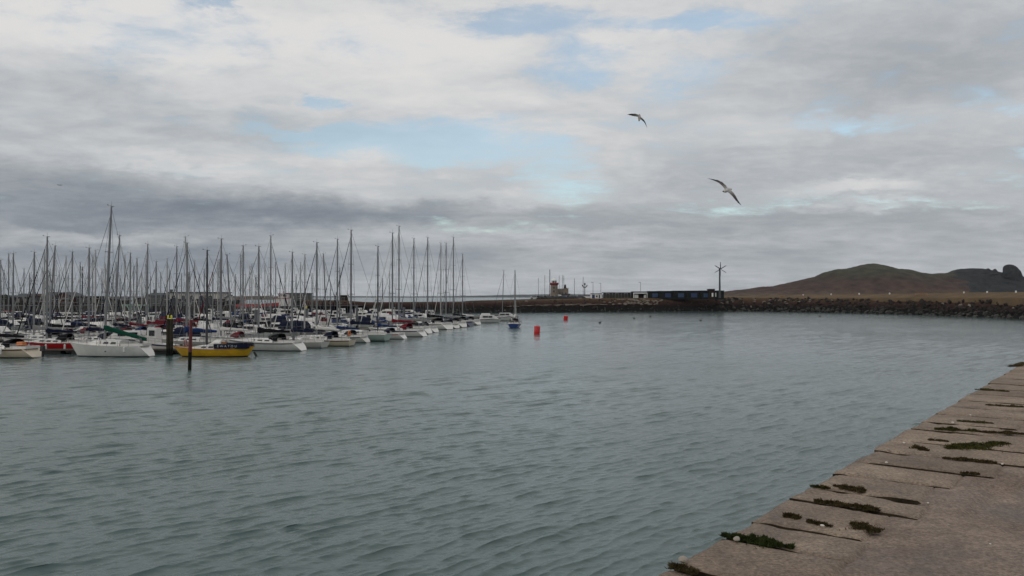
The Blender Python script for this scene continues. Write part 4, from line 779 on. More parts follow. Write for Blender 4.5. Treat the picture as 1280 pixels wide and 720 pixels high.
def rig_build(root, x, z, H, xb, zb, xs, zs, jib=None, frac=.96, jr=.06, side=1.05):
    b = MB(); r = .016; zb_ = (zb - z) / H; zs_ = (zs - z) / H
    b.wire([(xb - x, 0, zb_), (0, 0, frac)], r * 1.4)
    if xs is not None: b.wire([(xs - x, 0, zs_), (0, 0, .995)], r * 1.2)
    for sg in (1, -1):
        b.wire([(-.05, sg * side, -.03), (0, sg * .93, .36), (0, sg * .74, .66), (0, 0, .985)], r); b.wire([(-.1, sg * side, -.03), (0, 0, .36)], r); b.wire([(0, sg * .93, .36), (0, 0, .66)], r * .8)
    o = b.build('rigging', STEEL, root); o.location = (x, 0, z); o.scale = (1, 1, H)
    if jib:
        p = Vector((xb - x, 0, zb_)); q = Vector((0, 0, frac)); b = MB(); [b.wire([p.lerp(q, u), p.lerp(q, v)], rr, 6) for u, v, rr in ((.05, .35, jr), (.35, .7, jr * .8), (.7, .93, jr * .55))]; f = b.build('furled_jib', jib, root); f.location = (x, 0, z); f.scale = (1, 1, H)
def boom_build(root, x, z, Lb, cover, droop=0.0, fat=.2):
    b = MB(); b.tube([(x - .1, 0, z), (x - Lb, 0, z - droop)], .06, 6); b.build('boom', ALU, root)
    if cover:
        b = MB(); rs = []
        for i in range(9):
            t = i / 8; xx = x + .08 - (Lb - .2) * t; r = fat * (1.15 - .55 * t) * (1 + .12 * math.sin(i * 2.3)); zz = z - droop * t + .04; up = (1.6 if i == 0 else 1.0)
            rs.append([(xx, r * .62 * math.cos(a), zz + r * .55 + r * up * math.sin(a)) for a in [k * math.pi / 4 for k in range(8)]])
        b.loft(rs); b.build('sail_cover', cover, root, True)
def hood_build(root, rg, x0, h, m, ln=1.3):
    gy, gz = gun(rg, x0); wd = gy * .66; b = MB(); rs = []
    for xx, hh, ww in ((x0 + ln * .55, .35, .8), (x0 + .3, .8, .95), (x0 - ln * .3, 1, 1), (x0 - ln * .5, .98, 1)):
        rs.append([(xx, ww * wd * math.cos(a), gz + .15 + h * hh * math.sin(a) ** .6) for a in [math.pi * k / 8 for k in range(9)]])
    b.loft(rs, close=False, caps=False); o = b.build('spray_hood', m, root, True)
    sd_ = o.modifiers.new('thick', 'SOLIDIFY'); sd_.thickness = .03
def rail_build(root, rg, m=STEEL, n=6):
    b = MB(); xs = [r[-1][0] for r in rg]; xa, xb = xs[0] + .9, xs[-1] - .25
    for sg in (1, -1):
        tops = []; mids = []
        for k in range(n + 1):
            x = xa + (xb - xa) * k / n; gy, gz = gun(rg, x); y = sg * max(.04, gy - .05); tops.append((x, y, gz + .58)); mids.append((x, y, gz + .3)); b.tube([(x, y, gz), (x, y, gz + .58)], .016, 4, False)
        b.tube(tops, .014, 4, False); b.tube(mids, .009, 4, False)
    gy, gz = gun(rg, xa); b.tube([(xa, gy - .05, gz + .58), (xa - .6, gy * .8, gz + .6), (xa - .65, 0, gz + .6), (xa - .6, -gy * .8, gz + .6), (xa, -gy + .05, gz + .58)], .018, 4, False)
    b.build('guard_rail', m, root)
def cockpit_build(root, rg, xa, xb, m=CABIN):
    b = MB(); gy, gz = gun(rg, (xa + xb) / 2); w_ = gy * .62
    for sg in (1, -1): b.box(((xa + xb) / 2, sg * w_, gz + .13), (xb - xa, .16, .26), taper=.97)
    b.box((xa - .02, 0, gz + .12), (.14, 2 * w_ + .16, .24)); b.build('coaming', m, root)
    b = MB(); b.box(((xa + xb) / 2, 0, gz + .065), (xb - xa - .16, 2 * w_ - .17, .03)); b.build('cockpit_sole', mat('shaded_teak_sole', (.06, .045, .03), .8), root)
PROTO = {}
def yacht(kind, L=9.4, B=3.1, fbs=.95, fbb=1.25, stern='scoop', hull=WHITE, cover='navy', stripe=None, hood='navy', mastm=ALU, H=12.5, nsp=2, jib='white', cabh=.42, droop=.1, deckm=DECK, detail=2, mx=.08, fat=.2, wheel=False, thick=.125):
    root = empty('sailing_yacht'); rg = hull_rings(L, B, fbs, fbb, stern); hull_build(rg, 'hull', hull, root); deck_build(rg, deckm, root)
    if stripe: stripe_build(rg, STR[stripe], root)
    gz = gun(rg, 0)[1]; xm = L * mx
    cabin_build(rg, -L * .16, L * .27, cabh, CABIN, root, nw=3 if detail > 1 else 1)
    if detail > 1: cockpit_build(root, rg, -L * .42, -L * .165)
    mast_unit(mastm, root, xm, gz + cabh * .9, H, nsp, thick=thick)
    boom_build(root, xm, gz + cabh + .75, L * .42, CANV[cover] if cover else None, droop, fat)
    rig_build(root, xm, gz + .1, H + cabh * .7, L / 2 - .15, fbb, (-L / 2 + .9) if stern == 'scoop' else -L / 2 + .2, fbs, CANV[jib] if jib else None, side=B * .36)
    if hood: hood_build(root, rg, -L * .15, .85, CANV[hood])
    if detail > 1: rail_build(root, rg)
    if wheel:
        b = MB(); b.tube([(-L * .36 + .42 * 0, .42 * math.cos(a), gz + .75 + .42 * math.sin(a)) for a in [k * math.pi / 8 for k in range(17)]], .02, 4, False); b.box((-L * .36, 0, gz + .4), (.2, .25, .7)); b.build('steering_wheel', STEEL, root)
    root['_L'] = L; root['_mx'] = xm; root['_mz'] = gz + cabh * .9; root['_rz'] = gz + .1; root['_dh'] = cabh * .7
    return root
def motor(kind, L=8.5, B=2.9, hull=WHITE, hood='navy', fly=False, wheelh=False, cover=None):
    root = empty('motor_boat'); rg = hull_rings(L, B, .95, 1.45, 'flat', rake=1.4, ws=.9, sheer=0); hull_build(rg, 'hull', hull, root); deck_build(rg, DECK, root); stripe_build(rg, STR['navy'], root)
    gz = gun(rg, 0)[1]
    def sup(xa, xb, z, h, w0, nm, m, rakeb=.9, rakes=.15):
        b = MB(); b.loft([[(xa, -w0, z), (xa + rakes, -w0 * .88, z + h), (xa + rakes, w0 * .88, z + h), (xa, w0, z)], [(xb - .4, -w0 * .95, z), (xb - rakeb, -w0 * .8, z + h), (xb - rakeb, w0 * .8, z + h), (xb - .4, w0 * .95, z)], [(xb, -w0 * .55, z), (xb - rakeb + .1, -w0 * .5, z + h * .97), (xb - rakeb + .1, w0 * .5, z + h * .97), (xb, w0 * .55, z)]]); return b.build(nm, m, root)
    if wheelh:
        c = sup(-L * .05, L * .22, gz - .05, 1.75, B * .36, 'wheelhouse', CABIN, .25, .05); gl = [(L * .0, L * .12, .85, 1.45)]
    else:
        c = sup(-L * .18, L * .36, gz - .05, 1.0, B * .4, 'cabin', CABIN, 1.5); gl = [(-L * .13, L * .02, .35, .8), (L * .04, L * .15, .35, .8)]
    for (xa, xb, z0, z1) in gl:
        b = MB()
        for sg in (1, -1): b.box(((xa + xb) / 2, sg * (B * (.36 if wheelh else .4) * .945), gz + (z0 + z1) / 2), (xb - xa, .09, z1 - z0))
        b.build('window', GLASS, c)
    b = MB(); x = L * .22 - .16 if wheelh else L * .36 - 1.0; b.prism([(x - .0, gz + (.9 if wheelh else .42)), (x + .1, gz + (.9 if wheelh else .42)), (x - (.0 if wheelh else .62), gz + (1.5 if wheelh else .86)), (x - (.1 if wheelh else .72), gz + (1.5 if wheelh else .86))], 'y', -B * .26, B * .26); b.build('windscreen', GLASS, c)
    if fly:
        b = MB(); b.box((-L * .02, 0, gz + 1.25), (2.4, B * .6, .5), taper=.85); b.build('flybridge', CABIN, root); b = MB(); b.tube([(-L * .14, -B * .33, gz + .9), (-L * .18, -B * .3, gz + 1.9), (-L * .18, B * .3, gz + 1.9), (-L * .14, B * .33, gz + .9)], .05, 5); b.build('radar_arch', CABIN, root)
    if hood:
        b = MB(); xa, xb = -L * .44, -L * .16; b.loft([[(x, B * .4 * math.cos(a), gz + h * math.sin(a) ** .5) for a in [math.pi * k / 8 for k in range(9)]] for x, h in ((xa, .75), (xa + .3, 1.2), (xb, 1.35), (xb + .3, 1.1))]); b.build('cockpit_canopy', CANV[hood], root, True)
    if cover:
        rs = []
        for i in range(9):
            t = i / 8; x = -L * .47 + L * .85 * t; gy, g2_ = gun(rg, x); rs.append([(x, gy * 1.02 * math.cos(a), g2_ - .05 + (.35 + .9 * math.sin(math.pi * min(1, t * 1.15))) * math.sin(a) ** .8) for a in [math.pi * k / 8 for k in range(9)]])
        b = MB(); b.loft(rs); b.build('boat_cover', CANV[cover], root, True)
    rail_build(root, rg, n=5); b = MB(); b.box((-L / 2 - .2, 0, .75), (.45, .4, .6), taper=.8); b.box((-L / 2 - .2, 0, .25), (.2, .15, .8)); b.build('outboard_motor', RUB, root)
    root['_L'] = L; root['_mx'] = 0; root['_mz'] = gz; root['_rz'] = gz; root['_dh'] = 0
    return root
n_before = set(bpy.data.objects)
PY = [yacht('a', 9.4, hull=WHITE, cover='navy', stripe='navy', hood='navy'), yacht('b', 8.4, 2.8, .85, 1.15, 'flat', OFFW, 'blue', None, None, cabh=.5, jib='navy'), yacht('c', 10.2, 3.4, 1.05, 1.35, 'scoop', WHITE, 'black', 'grey', 'black', jib='grey', wheel=True, fat=.24),
      yacht('d', 7.6, 2.6, .75, 1.1, 'flat', CREAM, 'white', 'brown', 'grey', cabh=.5, nsp=1, droop=.25), yacht('e', 9.0, 3.0, .9, 1.2, 'scoop', WHITE, 'white', 'red', 'maroon', jib='maroon')]
PM = [motor('a'), motor('b', 7.2, 2.6, OFFW, None, False, True), motor('c', 9.6, 3.2, WHITE, None, True), motor('d', 6.8, 2.4, OFFW, None, False, False, 'blue')]
protos = PY + PM; allk = kidmap(list(bpy.data.objects)); protoset = [o for o in bpy.data.objects if o not in n_before]
def setm(o, m):
    for i, s in enumerate(o.material_slots): s.link = 'OBJECT'; s.material = m
def place(proto, x, y, head, label, Ztop=None, hull=None, cover=None, hood=None, lean=0.0, skip=(), group='yachts berthed in the marina', sc=1.0, cat='yacht', roll=0.0, mastdark=False):
    c = copy_tree(proto, allk, None, skip); c.location = (x, y, rnd.uniform(-.04, .03)); c.rotation_euler = (roll, 0, head); c.scale = (sc, sc, sc)
    tag(c, label, cat, group)
    for k in bpy.data.objects: pass
    return c
def kids(c): return [o for o in c.children]

# --- the listed masts of the photograph: px of the top, y of the top (and px at the deck when it leans)
MASTS = [(0.5, 325), (9, 317), (15, 317), (20.5, 296, 17), (23.5, 309), (47, 315), (53, 334), (55.5, 315), (69, 307, 61), (68, 323), (74, 338), (82, 320), (90, 315), (94.5, 310), (115.5, 319), (119.5, 313), (136.5, 322), (145, 328), (152, 294, 146), (156, 319), (163, 316), (171, 323), (184.5, 305), (182.5, 324),
    (195, 327), (209, 323), (220.5, 308), (212, 338), (231, 296, 238), (240.5, 304), (243, 326), (260.5, 299, 262), (271.5, 325), (275, 324), (283.5, 318, 290), (300.5, 319), (303.5, 307), (312, 333), (315, 330), (323.5, 308), (331, 329), (338.5, 295), (344.5, 328), (356.5, 330), (365.5, 315), (375.5, 328),
    (381, 318, 386), (396.5, 303), (404, 317, 408), (413, 356), (422, 299), (425, 335), (438.5, 288), (474, 308), (478, 348), (487, 340), (491, 291), (498.5, 283),
    (30, 336), (37, 341), (62, 337), (103, 334), (127, 336), (141, 339), (177, 338), (201, 340), (227, 342), (249, 343), (266, 341), (294, 343), (320, 344), (350, 345), (370, 343), (390, 342), (60, 343), (110, 341), (85, 342), (5, 338), (150, 344), (188, 345), (236, 340), (307, 345), (335, 342), (43, 332), (100, 328), (132, 330), (167, 333), (255, 336)]
HERO = []   # px at the stern's waterline, y of waterline, bow heading (deg), proto index, hull, cover, mast (px, y) or None, label
def wlpt(px, y): return P(px, y, 0)
pdir = Vector((.19, .98, 0)).normalized(); pcr = Vector((-pdir.y, pdir.x, 0)); Q0 = Vector((-27.5, 84.5, 0))
hero = [
 (381, 438.6, 168, 2, WHITE, 'black', (323.5, 308), 'white yacht with a dark sprayhood, first berth right of the yellow boat', 1.0),
 (397, 434.8, 160, 1, OFFW, 'navy', (365.5, 315), 'white yacht with an upright transom and rudder, just right of the yellow boat neighbour', .95),
 (419, 432.3, 165, 3, CREAM, 'white', (396.5, 303), 'cream-sided yacht with orange lifebuoy beside the blue-hulled yacht', 1.1),
 (437, 430.4, 165, 4, BLUEH, 'navy', (381, 318), 'yacht with a bright blue hull in the outer row of the marina', .85),
 (454, 428.2, 163, 0, OFFW, 'blue', (422, 299), 'grey-white yacht between the blue hull and the pale green hull', .9),
 (471, 426.4, 163, 1, GREENW, 'navy', (438.5, 288), 'pale green hulled yacht in the outer row', 1.15),
 (491, 423.6, 162, 4, WHITE, 'blue', (474, 308), 'white yacht with a black mast and blue boom cover in the outer row', .9),
 (517, 420.6, 160, 0, WHITE, 'maroon', (491, 291), 'white yacht with navy stripe and maroon covers in the outer row', 1.1),
 (542, 417.6, 158, 2, WHITE, 'grey', (498.5, 283), 'white yacht with grey boom cover, right of the maroon-covered one, tallest outer mast', 1.05),
 (553, 415.6, 150, 0, WHITE, 'grey', (517, 298), 'white yacht whose rounded stern shows left of the black-hooded yacht', .95),
 (573, 412.4, 138, 2, WHITE, 'black', (527, 297), 'white yacht with open sugar-scoop stern and black canopy frames near the pontoon end', 1.1),
 (582, 411, 138, 4, WHITE, 'navy', (536, 304), 'white yacht right of the black-framed one, narrow stern', .95),
 (590.5, 409.6, 138, 2, WHITE, 'grey', (543, 304), 'white scoop-sterned yacht, fourth in from the right end of the outer row', .95),
 (599, 408, 138, 0, NAVYH, 'black', (558, 297), 'dark-hulled yacht near the right end of the outer row', 1.05),
 (608.5, 406.6, 140, 0, WHITE, 'white', (573, 318), 'white yacht last in the outer row before the motor cruiser', .95)]
def set_rig(c, proto, ztop, sc=1.0, leanx=0.0):
    """scale the mast and rig so that the masthead stands at ztop"""
    for o in c.children:
        nm = o.name.split('.')[0]
        if nm == 'mast': o.scale = (1, 1, max(5, ztop / sc - proto['_mz']))
        elif nm in ('rigging', 'furled_jib'): o.scale = (1, 1, max(5, ztop / sc - proto['_rz'] - .12))
def recolour(c, hull=None, cover=None, hood=None, mast=None, jib=None):
    for o in c.children:
        nm = o.name.split('.')[0]
        if nm == 'hull' and hull: setm(o, hull)
        elif nm == 'sail_cover' and cover: setm(o, CANV[cover])
        elif nm == 'spray_hood' and hood: setm(o, CANV[hood])
        elif nm == 'furled_jib' and jib: setm(o, CANV[jib])
        elif nm == 'mast' and mast:
            setm(o, mast)
            for s in o.children: setm(s, mast)
GL = 'yachts moored along the outer row of the marina'
for (px_, y_, hd, pi, hm, cov, mt, lb, sc) in hero:
    pr = PY[pi]; a = R(hd); s = wlpt(px_, y_); bw = Vector((math.cos(a), math.sin(a), 0)); L_ = pr['_L'] * sc; c0 = s + bw * (L_ / 2)
    if mt:   # slide along the berth so that the mast top lands on its pixel
        best = None
        for k in range(-22, 23):
            cc = c0 + bw * (k * .1); m_ = cc + bw * (pr['_mx'] * sc); e = abs(640 + F * m_.x / m_.y - (mt[2] if len(mt) > 2 else mt[0]))
            if best is None or e + abs(k) * .12 < best[0]: best = (e + abs(k) * .12, cc, m_)
        c0, m_ = best[1], best[2]
    c = place(pr, c0.x, c0.y, a, lb, group=GL, sc=sc); recolour(c, hm, cov, cov if cov in ('black', 'navy', 'maroon') else 'navy', ALUD if mt == (474, 308) else (ALUW if pi == 4 else None), jib=rnd.choice(['white', 'grey', 'navy']))
    if mt: set_rig(c, pr, ZD(mt[1], m_.y), sc)
    if lb.startswith('cream'):
        b = MB(); b.tube([(-3.6 + .0, .25 * math.cos(t), 1.5 + .28 * math.sin(t)) for t in [k * math.pi / 5 for k in range(11)]], .08, 6, False); b.build('lifebuoy', ORANGE, c)
used_masts = {(m[0], m[1]) for *_, m, lb, sc in [(h[6], h[7], h[8]) for h in hero]} if False else {(h[6][0], h[6][1]) for h in hero}
# motor cruiser and small craft at the right end
c = place(PM[2], *wlpt(608, 403.4).xy, R(12), 'white motor cruiser with sloping cabin at the right end of the marina', group='motor boats in the marina', cat='motor boat', sc=.88, skip=('radar_arch',))
c = place(PM[0], *wlpt(630, 400.8).xy, R(4), 'low white motor boat tied beyond the motor cruiser bow', group='motor boats in the marina', cat='motor boat', sc=1.0, skip=('cockpit_canopy',))
s = wlpt(630, 399.6); c = place(PY[1], s.x, s.y, R(170), 'small white sloop with a leaning mast moored off the pontoon end', group='yachts lying off the pontoon end', sc=.85, roll=0); set_rig(c, PY[1], ZD(338, s.y), .85); c.rotation_euler = (0, R(-2.2), R(175))
# small blue boat under way with two people's worth of gear, leaning spar
s = wlpt(643.5, 409); c = place(PY[3], s.x, s.y, R(86), 'small dark blue sailing boat coming away from the marina beside the red buoy', group=None, sc=1.12); recolour(c, BLUEH, 'white'); set_rig(c, PY[3], ZD(338, s.y), 1.12)
# one person in the cockpit: built below

# ---- the fixed front boats
def at_front(root, px_mid, y, head): p = wlpt(px_mid, y); root.location = (p.x, p.y, 0); root.rotation_euler = (0, 0, head)
fz = 84.4
r1 = yacht('green', 9.1, 3.0, 1.2, 1.5, 'scoop', hull=WHITE, cover=None, hood=None, H=14.6, jib=None, nsp=2, wheel=True, mx=.08, cabh=.58); r1.name = 'sailing_yacht'
at_front(r1, 139, 445.6, R(176)); r1.rotation_euler = (0, R(0), R(176))
b = MB(); rs = []
for i in range(11):
    t = i / 10; xx = .75 - 4.6 * t; r = .26 * (1.15 - .5 * t) * (1 + .08 * math.sin(i * 2)); zz = 3.05 - 1.25 * t
    rs.append([(xx, r * .7 * math.cos(a), zz + r * math.sin(a)) for a in [k * math.pi / 4 for k in range(8)]])
b.loft(rs); b.build('sail_cover', CANV['green'], r1, True)
for o in list(r1.children):
    if o.name.startswith('boom'): bpy.data.objects.remove(o)
    elif o.name.startswith(('mast', 'rigging')): o.rotation_euler = (0, R(-2.7), 0)
b = MB(); b.tube([(.65, 0, 2.95), (-3.9, 0, 1.75)], .06, 6); b.build('boom', ALU, r1)
b = MB(); b.tube([(-.2, 1.405, .62), (-.2, 1.47, .62)], .07, 10); b.tube([(-.2, -1.405, .62), (-.2, -1.47, .62)], .07, 10); b.build('porthole', GLASS, r1)
tag(r1, 'large white yacht with a long green boom cover, front row left of the wooden pile', 'yacht')
set_rig(r1, r1, ZD(257.5, 84.6) + 0); 
for nm_ in ('hull', ): pass
# yellow double-ender
r2 = yacht('yellow', 8.5, 2.7, .8, 1.05, 'point', hull=YELH, cover=None, stripe=None, hood=None, mastm=ALUD, H=10, jib=None, cabh=.45, deckm=DECKT, nsp=1, mx=.09, thick=.12); at_front(r2, 267.5, 445.6, R(180))
rg2 = hull_rings(8.5, 2.7, .8, 1.05, 'point')
b = MB()
for sg in (1, -1): b.tube([(r[-1][0], sg * r[-1][1], r[-1][2] + .03) for r in rg2], .045, 5)
b.build('rubbing_strake', VARN, r2)
b = MB()
for sg in (1, -1): b.box((-2.1, sg * 1.08, 1.14), (3.5, .03, .52))
b.box((-3.85, 0, 1.14), (.03, 2.1, .5)); dod = b.build('cockpit_dodger', CANV['navy'], r2)
for sg in (1, -1):
    fc = bpy.data.curves.new('lettering', 'FONT'); fc.body = 'EWATOU'; fc.size = .33; fc.extrude = .004; fc.align_x = 'CENTER'; fc.align_y = 'CENTER'; fc.space_character = 1.75
    me_ = None; ft = bpy.data.objects.new('lettering', fc); COL.objects.link(ft); ft.parent = dod; ft.location = (-1.75, sg * 1.103, 1.14); ft.rotation_euler = (R(90), 0, R(180) if sg > 0 else 0)
    fc.materials.append(mat('white_lettering', (.42, .46, .5), .7)); bpy.context.view_layer.update(); mm_ = bpy.data.meshes.new_from_object(ft.evaluated_get(bpy.context.evaluated_depsgraph_get())); f2 = bpy.data.objects.new('lettering', mm_); COL.objects.link(f2); f2.parent = dod; f2.location = ft.location; f2.rotation_euler = ft.rotation_euler; bpy.data.objects.remove(ft)
b = MB(); b.loft([[(x, .95 * math.cos(a), 1.15 + h * math.sin(a) ** .6) for a in [math.pi * k / 8 for k in range(9)]] for x, h in ((-.9, .6), (-.3, .65), (.2, .3))]); b.build('spray_hood', CANV['white'], r2, True)
b = MB(); b.box((-1.0, 0, 1.42), (.35, .8, .25)); b.build('hatch', VARN, r2)
b = MB(); b.tube([(2.9, .35 * math.cos(t) + .3, 1.45 + .33 * math.sin(t)) for t in [k * math.pi / 6 for k in range(13)]], .05, 6, False); b.build('lifebuoy', STR['red'], r2)
b = MB(); b.tube([(-4.25, 0, .5), (-4.6, 0, -.2)], .12, 5); b.tube([(-4.3, 0, 1.2), (-3.4, 0, 1.5)], .05, 5); b.build('rudder', RUB, r2)
tag(r2, 'yellow double-ended wooden yacht with navy dodgers and a black mast, front row', 'yacht'); set_rig(r2, r2, ZD(312.5, 84.4))
# red-sided boat with bow to the right... seen behind the white yacht's bow, and the cream one cut by the frame
r3 = yacht('red', 8.4, 2.9, 1.25, 1.45, 'flat', hull=REDH, cover='navy', stripe=None, hood='black', H=12, jib='black', cabh=.4); p = wlpt(66, 441.5); r3.location = (p.x, p.y, 0); r3.rotation_euler = (0, 0, R(184)); tag(r3, 'yacht with red topsides over a cream band, moored left of the large white yacht', 'yacht'); set_rig(r3, r3, ZD(296, p.y))
r4 = yacht('cream', 9.2, 3.1, 1.0, 1.3, 'scoop', hull=CREAM, cover='black', stripe='brown', hood='black', H=12, jib=None); p = wlpt(8, 446.5); r4.location = (p.x - .6, p.y, 0); r4.rotation_euler = (0, 0, R(168)); tag(r4, 'cream-hulled yacht with orange cockpit gear cut by the left edge of the picture', 'yacht'); set_rig(r4, r4, ZD(308, p.y))
b = MB(); b.box((-2.9, .4, 1.5), (.8, .6, .32), taper=.8); b.build('cockpit_cushion', ORANGE, r4)
b = MB(); b.box((-4.75, -.4, .95), (.4, .38, .55), taper=.8); b.box((-4.75, -.4, .45), (.16, .14, .7)); b.build('outboard_motor', RUB, r4)
r5 = motor('front', 4.8, 2.1, WHITE, None, False, True); p = wlpt(196, 441.5); r5.location = (p.x, p.y, 0); r5.rotation_euler = (0, 0, R(182)); tag(r5, 'small white wheelhouse boat between the large white yacht and the wooden pile', 'motor boat')
c = place(PY[1], *(wlpt(240, 435) ).xy, R(176), 'white yacht with a billowing bright blue cover directly behind the yellow boat'); recolour(c, OFFW, 'blue'); set_rig(c, PY[1], ZD(304, wlpt(240, 435).y))
for o in c.children:
    if o.name.startswith('sail_cover'): o.scale = (1.2, 2.2, 1.35); o.location = (0, 0, -.8)
c = place(PY[4], *(wlpt(283, 433)).xy, R(176), 'white yacht with a maroon sprayhood behind the yellow boat stern'); recolour(c, WHITE, 'white', 'maroon'); set_rig(c, PY[4], ZD(299, wlpt(283, 433).y))
c = place(PY[0], *(wlpt(118, 434)).xy, R(176), 'white yacht with a navy hood seen over the large white yacht foredeck'); recolour(c, WHITE, 'navy', 'navy'); set_rig(c, PY[0], ZD(310, wlpt(118, 434).y))
c = place(PY[2], *(wlpt(50, 433)).xy, R(178), 'white yacht directly behind the red-sided boat'); recolour(c, WHITE, 'grey', 'black'); set_rig(c, PY[2], ZD(315, wlpt(50, 433).y))
c = place(PM[0], *(wlpt(165, 434)).xy, R(182), 'white cabin cruiser behind the large white yacht stern', group='motor boats in the marina', cat='motor boat', skip=('cockpit_canopy',))
for m_ in ((260.5, 299), (240.5, 304), (23.5, 309), (20.5, 296), (94.5, 310), (47, 315)): used_masts.add(m_)

# ---- fenders and mooring lines on the nearest boats
FND = mat('white_fender', (.55, .55, .52), .5); FNB = mat('blue_fender', (.02, .04, .12), .5)
for root_, xs_, hw, z_ in ((r1, (-2.3,), 1.46, .85), (r2, (), 1.33, .5), (r3, (-2.0, 0, 1.8), 1.43, .8), (r4, (-1.6, 1.2), 1.52, .7)):
    for x_ in xs_:
        b = MB(); b.tube([(x_, hw + .1, z_ - .32), (x_, hw + .12, z_ - .25), (x_, hw + .12, z_ + .2), (x_, hw + .1, z_ + .28)], [.03, .11, .11, .03], 8); b.wire([(x_, hw + .1, z_ + .27), (x_, hw - .1, z_ + .75)], .012); b.build('fender', FND, root_, True)
    b = MB(); b.tube([(3.6, -.5, z_ + .35), (2.9, -1.4, .9), (2.2, -2.3, .62)], .018, 4); b.tube([(-3.7, -.9, z_ + .3), (-3.2, -1.6, .85), (-2.6, -2.4, .62)], .018, 4); b.build('mooring_line', mat('rope', (.25, .22, .17), .9), root_)
# ---- the rest of the fleet: double-sided pontoons running away from the camera
cols_def = [(18.5, -1), (39, 1), (52.5, -1), (73, 1), (86.5, -1), (108, 1), (121.5, -1), (142, 1), (155, -1)]
slots = []
for ci, (co, side) in enumerate(cols_def):
    y0 = 96 if ci < 2 else 100
    t = 0; i = 0
    while True:
        dd = 14 + 3.95 * i; base = Q0 + pcr * co + pdir * dd; i += 1
        if base.y > 262: break
        if base.y < y0: continue
        px = 640 + F * base.x / base.y
        if px < -25 or px > 545: continue
        slots.append([ci, side, base, px, False])
def slot_mast(sl, pr, slide):
    hd = math.atan2(pcr.y, pcr.x) if sl[1] > 0 else math.atan2(-pcr.y, -pcr.x); bw = Vector((math.cos(hd), math.sin(hd), 0)); c = sl[2] + bw * slide; m = c + bw * pr['_mx']; return hd, c, m
placed = []
rest = [m for m in MASTS if (m[0], m[1]) not in used_masts]
rest.sort(key=lambda m: m[1])
for m in rest:
    best = None; tx = m[2] if len(m) > 2 else m[0]
    for si, sl in enumerate(slots):
        if sl[4]: continue
        for pi in range(5):
            pr = PY[pi]
            for slide in (-.9, -.6, -.3, 0, .3, .6, .9):
                hd, c, mm = slot_mast(sl, pr, slide); e = abs(640 + F * mm.x / mm.y - tx); zt = ZD(m[1], mm.y)
                want = 13.2 if m[1] < 335 else 12.2; pen = max(0, abs(zt - want) - 1.8) * 3; sc_ = e + pen + rnd.random() * .8
                if zt < 8.5 or zt > 19: sc_ += 25
                if best is None or sc_ < best[0]: best = (sc_, si, pi, hd, c, zt, mm)
    if best and best[0] < 14:
        slots[best[1]][4] = True; lean = 0
        if len(m) > 2: lean = math.atan((m[0] - m[2]) / F * best[6].y / (best[5] - 2))
        placed.append((best[1], best[2], best[3], best[4], best[5], lean, 'sail'))
for si, sl in enumerate(slots):
    if sl[4]: continue
    if rnd.random() < (.85 if sl[2].y < 200 else .45):
        pi = rnd.choices(range(4), [3, 2, 1.2, 1.6])[0]; hd, c, mm = slot_mast(sl, PM[pi], rnd.uniform(-.6, .3)); placed.append((si, pi, hd, c, None, 0, 'motor'))
placed.sort(key=lambda p: p[0])
cnt = {}; PN = ['first', 'second', 'second', 'third', 'third', 'fourth', 'fourth', 'fifth', 'fifth']
COLN = {id(WHITE): 'white', id(OFFW): 'off-white', id(GREENW): 'pale green', id(CREAM): 'cream', id(BLUEH): 'blue', id(NAVYH): 'navy', id(GREYH): 'grey'}
for (si, pi, hd, c, zt, lean, kind) in placed:
    ci = slots[si][0]; cnt[ci] = cnt.get(ci, 0) + 1; o_ = ORD[cnt[ci] - 1]; sd_ = 'left' if cols_def[ci][1] < 0 else 'right'
    far = slots[si][2].y > 175; where = '%s from the near end, %s of %s pontoon' % (o_, sd_, PN[ci])
    hd2 = hd + R(rnd.uniform(-3, 3))
    if kind == 'sail':
        hm = rnd.choices([WHITE, OFFW, CREAM, NAVYH, BLUEH, GREYH, GREENW], [9, 5, 1, 1.2, .8, .6, .5])[0]; cv_ = rnd.choices(['navy', 'blue', 'black', 'white', 'grey', 'maroon', 'green'], [4, .7, 5, 3, 1.5, .9, .3])[0]; hd_ = rnd.choice(['navy', 'black', 'grey', 'maroon', 'blue'])
        cpt = {'name': 'sailing_yacht'}; ob = place(PY[pi], c.x, c.y, hd2, '%s yacht, %s boom cover, %s' % (COLN[id(hm)], cv_, where), group='yachts on the marina pontoons', skip=('guard_rail', 'coaming', 'cockpit_sole', 'steering_wheel') if far else ())
        recolour(ob, hm, cv_, hd_, rnd.choices([None, ALUW, ALUD], [5, 2, .7])[0], rnd.choice(['white', 'white', 'grey', 'navy', 'black'])); set_rig(ob, PY[pi], zt)
        if lean:
            # heel along the view plane: hull axis is close to the picture plane
            sgn = -1 if math.cos(hd) < 0 else 1
            for k in ob.children:
                if k.name.split('.')[0] in ('mast', 'rigging', 'furled_jib'): k.rotation_euler = (0, lean * sgn, 0)
    else:
        hm = rnd.choices([WHITE, OFFW, NAVYH, BLUEH, CREAM], [6, 4, .6, .6, .6])[0]
        ob = place(PM[pi], c.x, c.y, hd2 + (math.pi if rnd.random() < .3 else 0), '%s %s, %s' % (COLN[id(hm)], ['cabin cruiser', 'wheelhouse boat', 'flybridge cruiser', 'blue-covered boat'][pi], where), group='motor boats in the marina', cat='motor boat', skip=('guard_rail',) if far else ()); recolour(ob, hm)
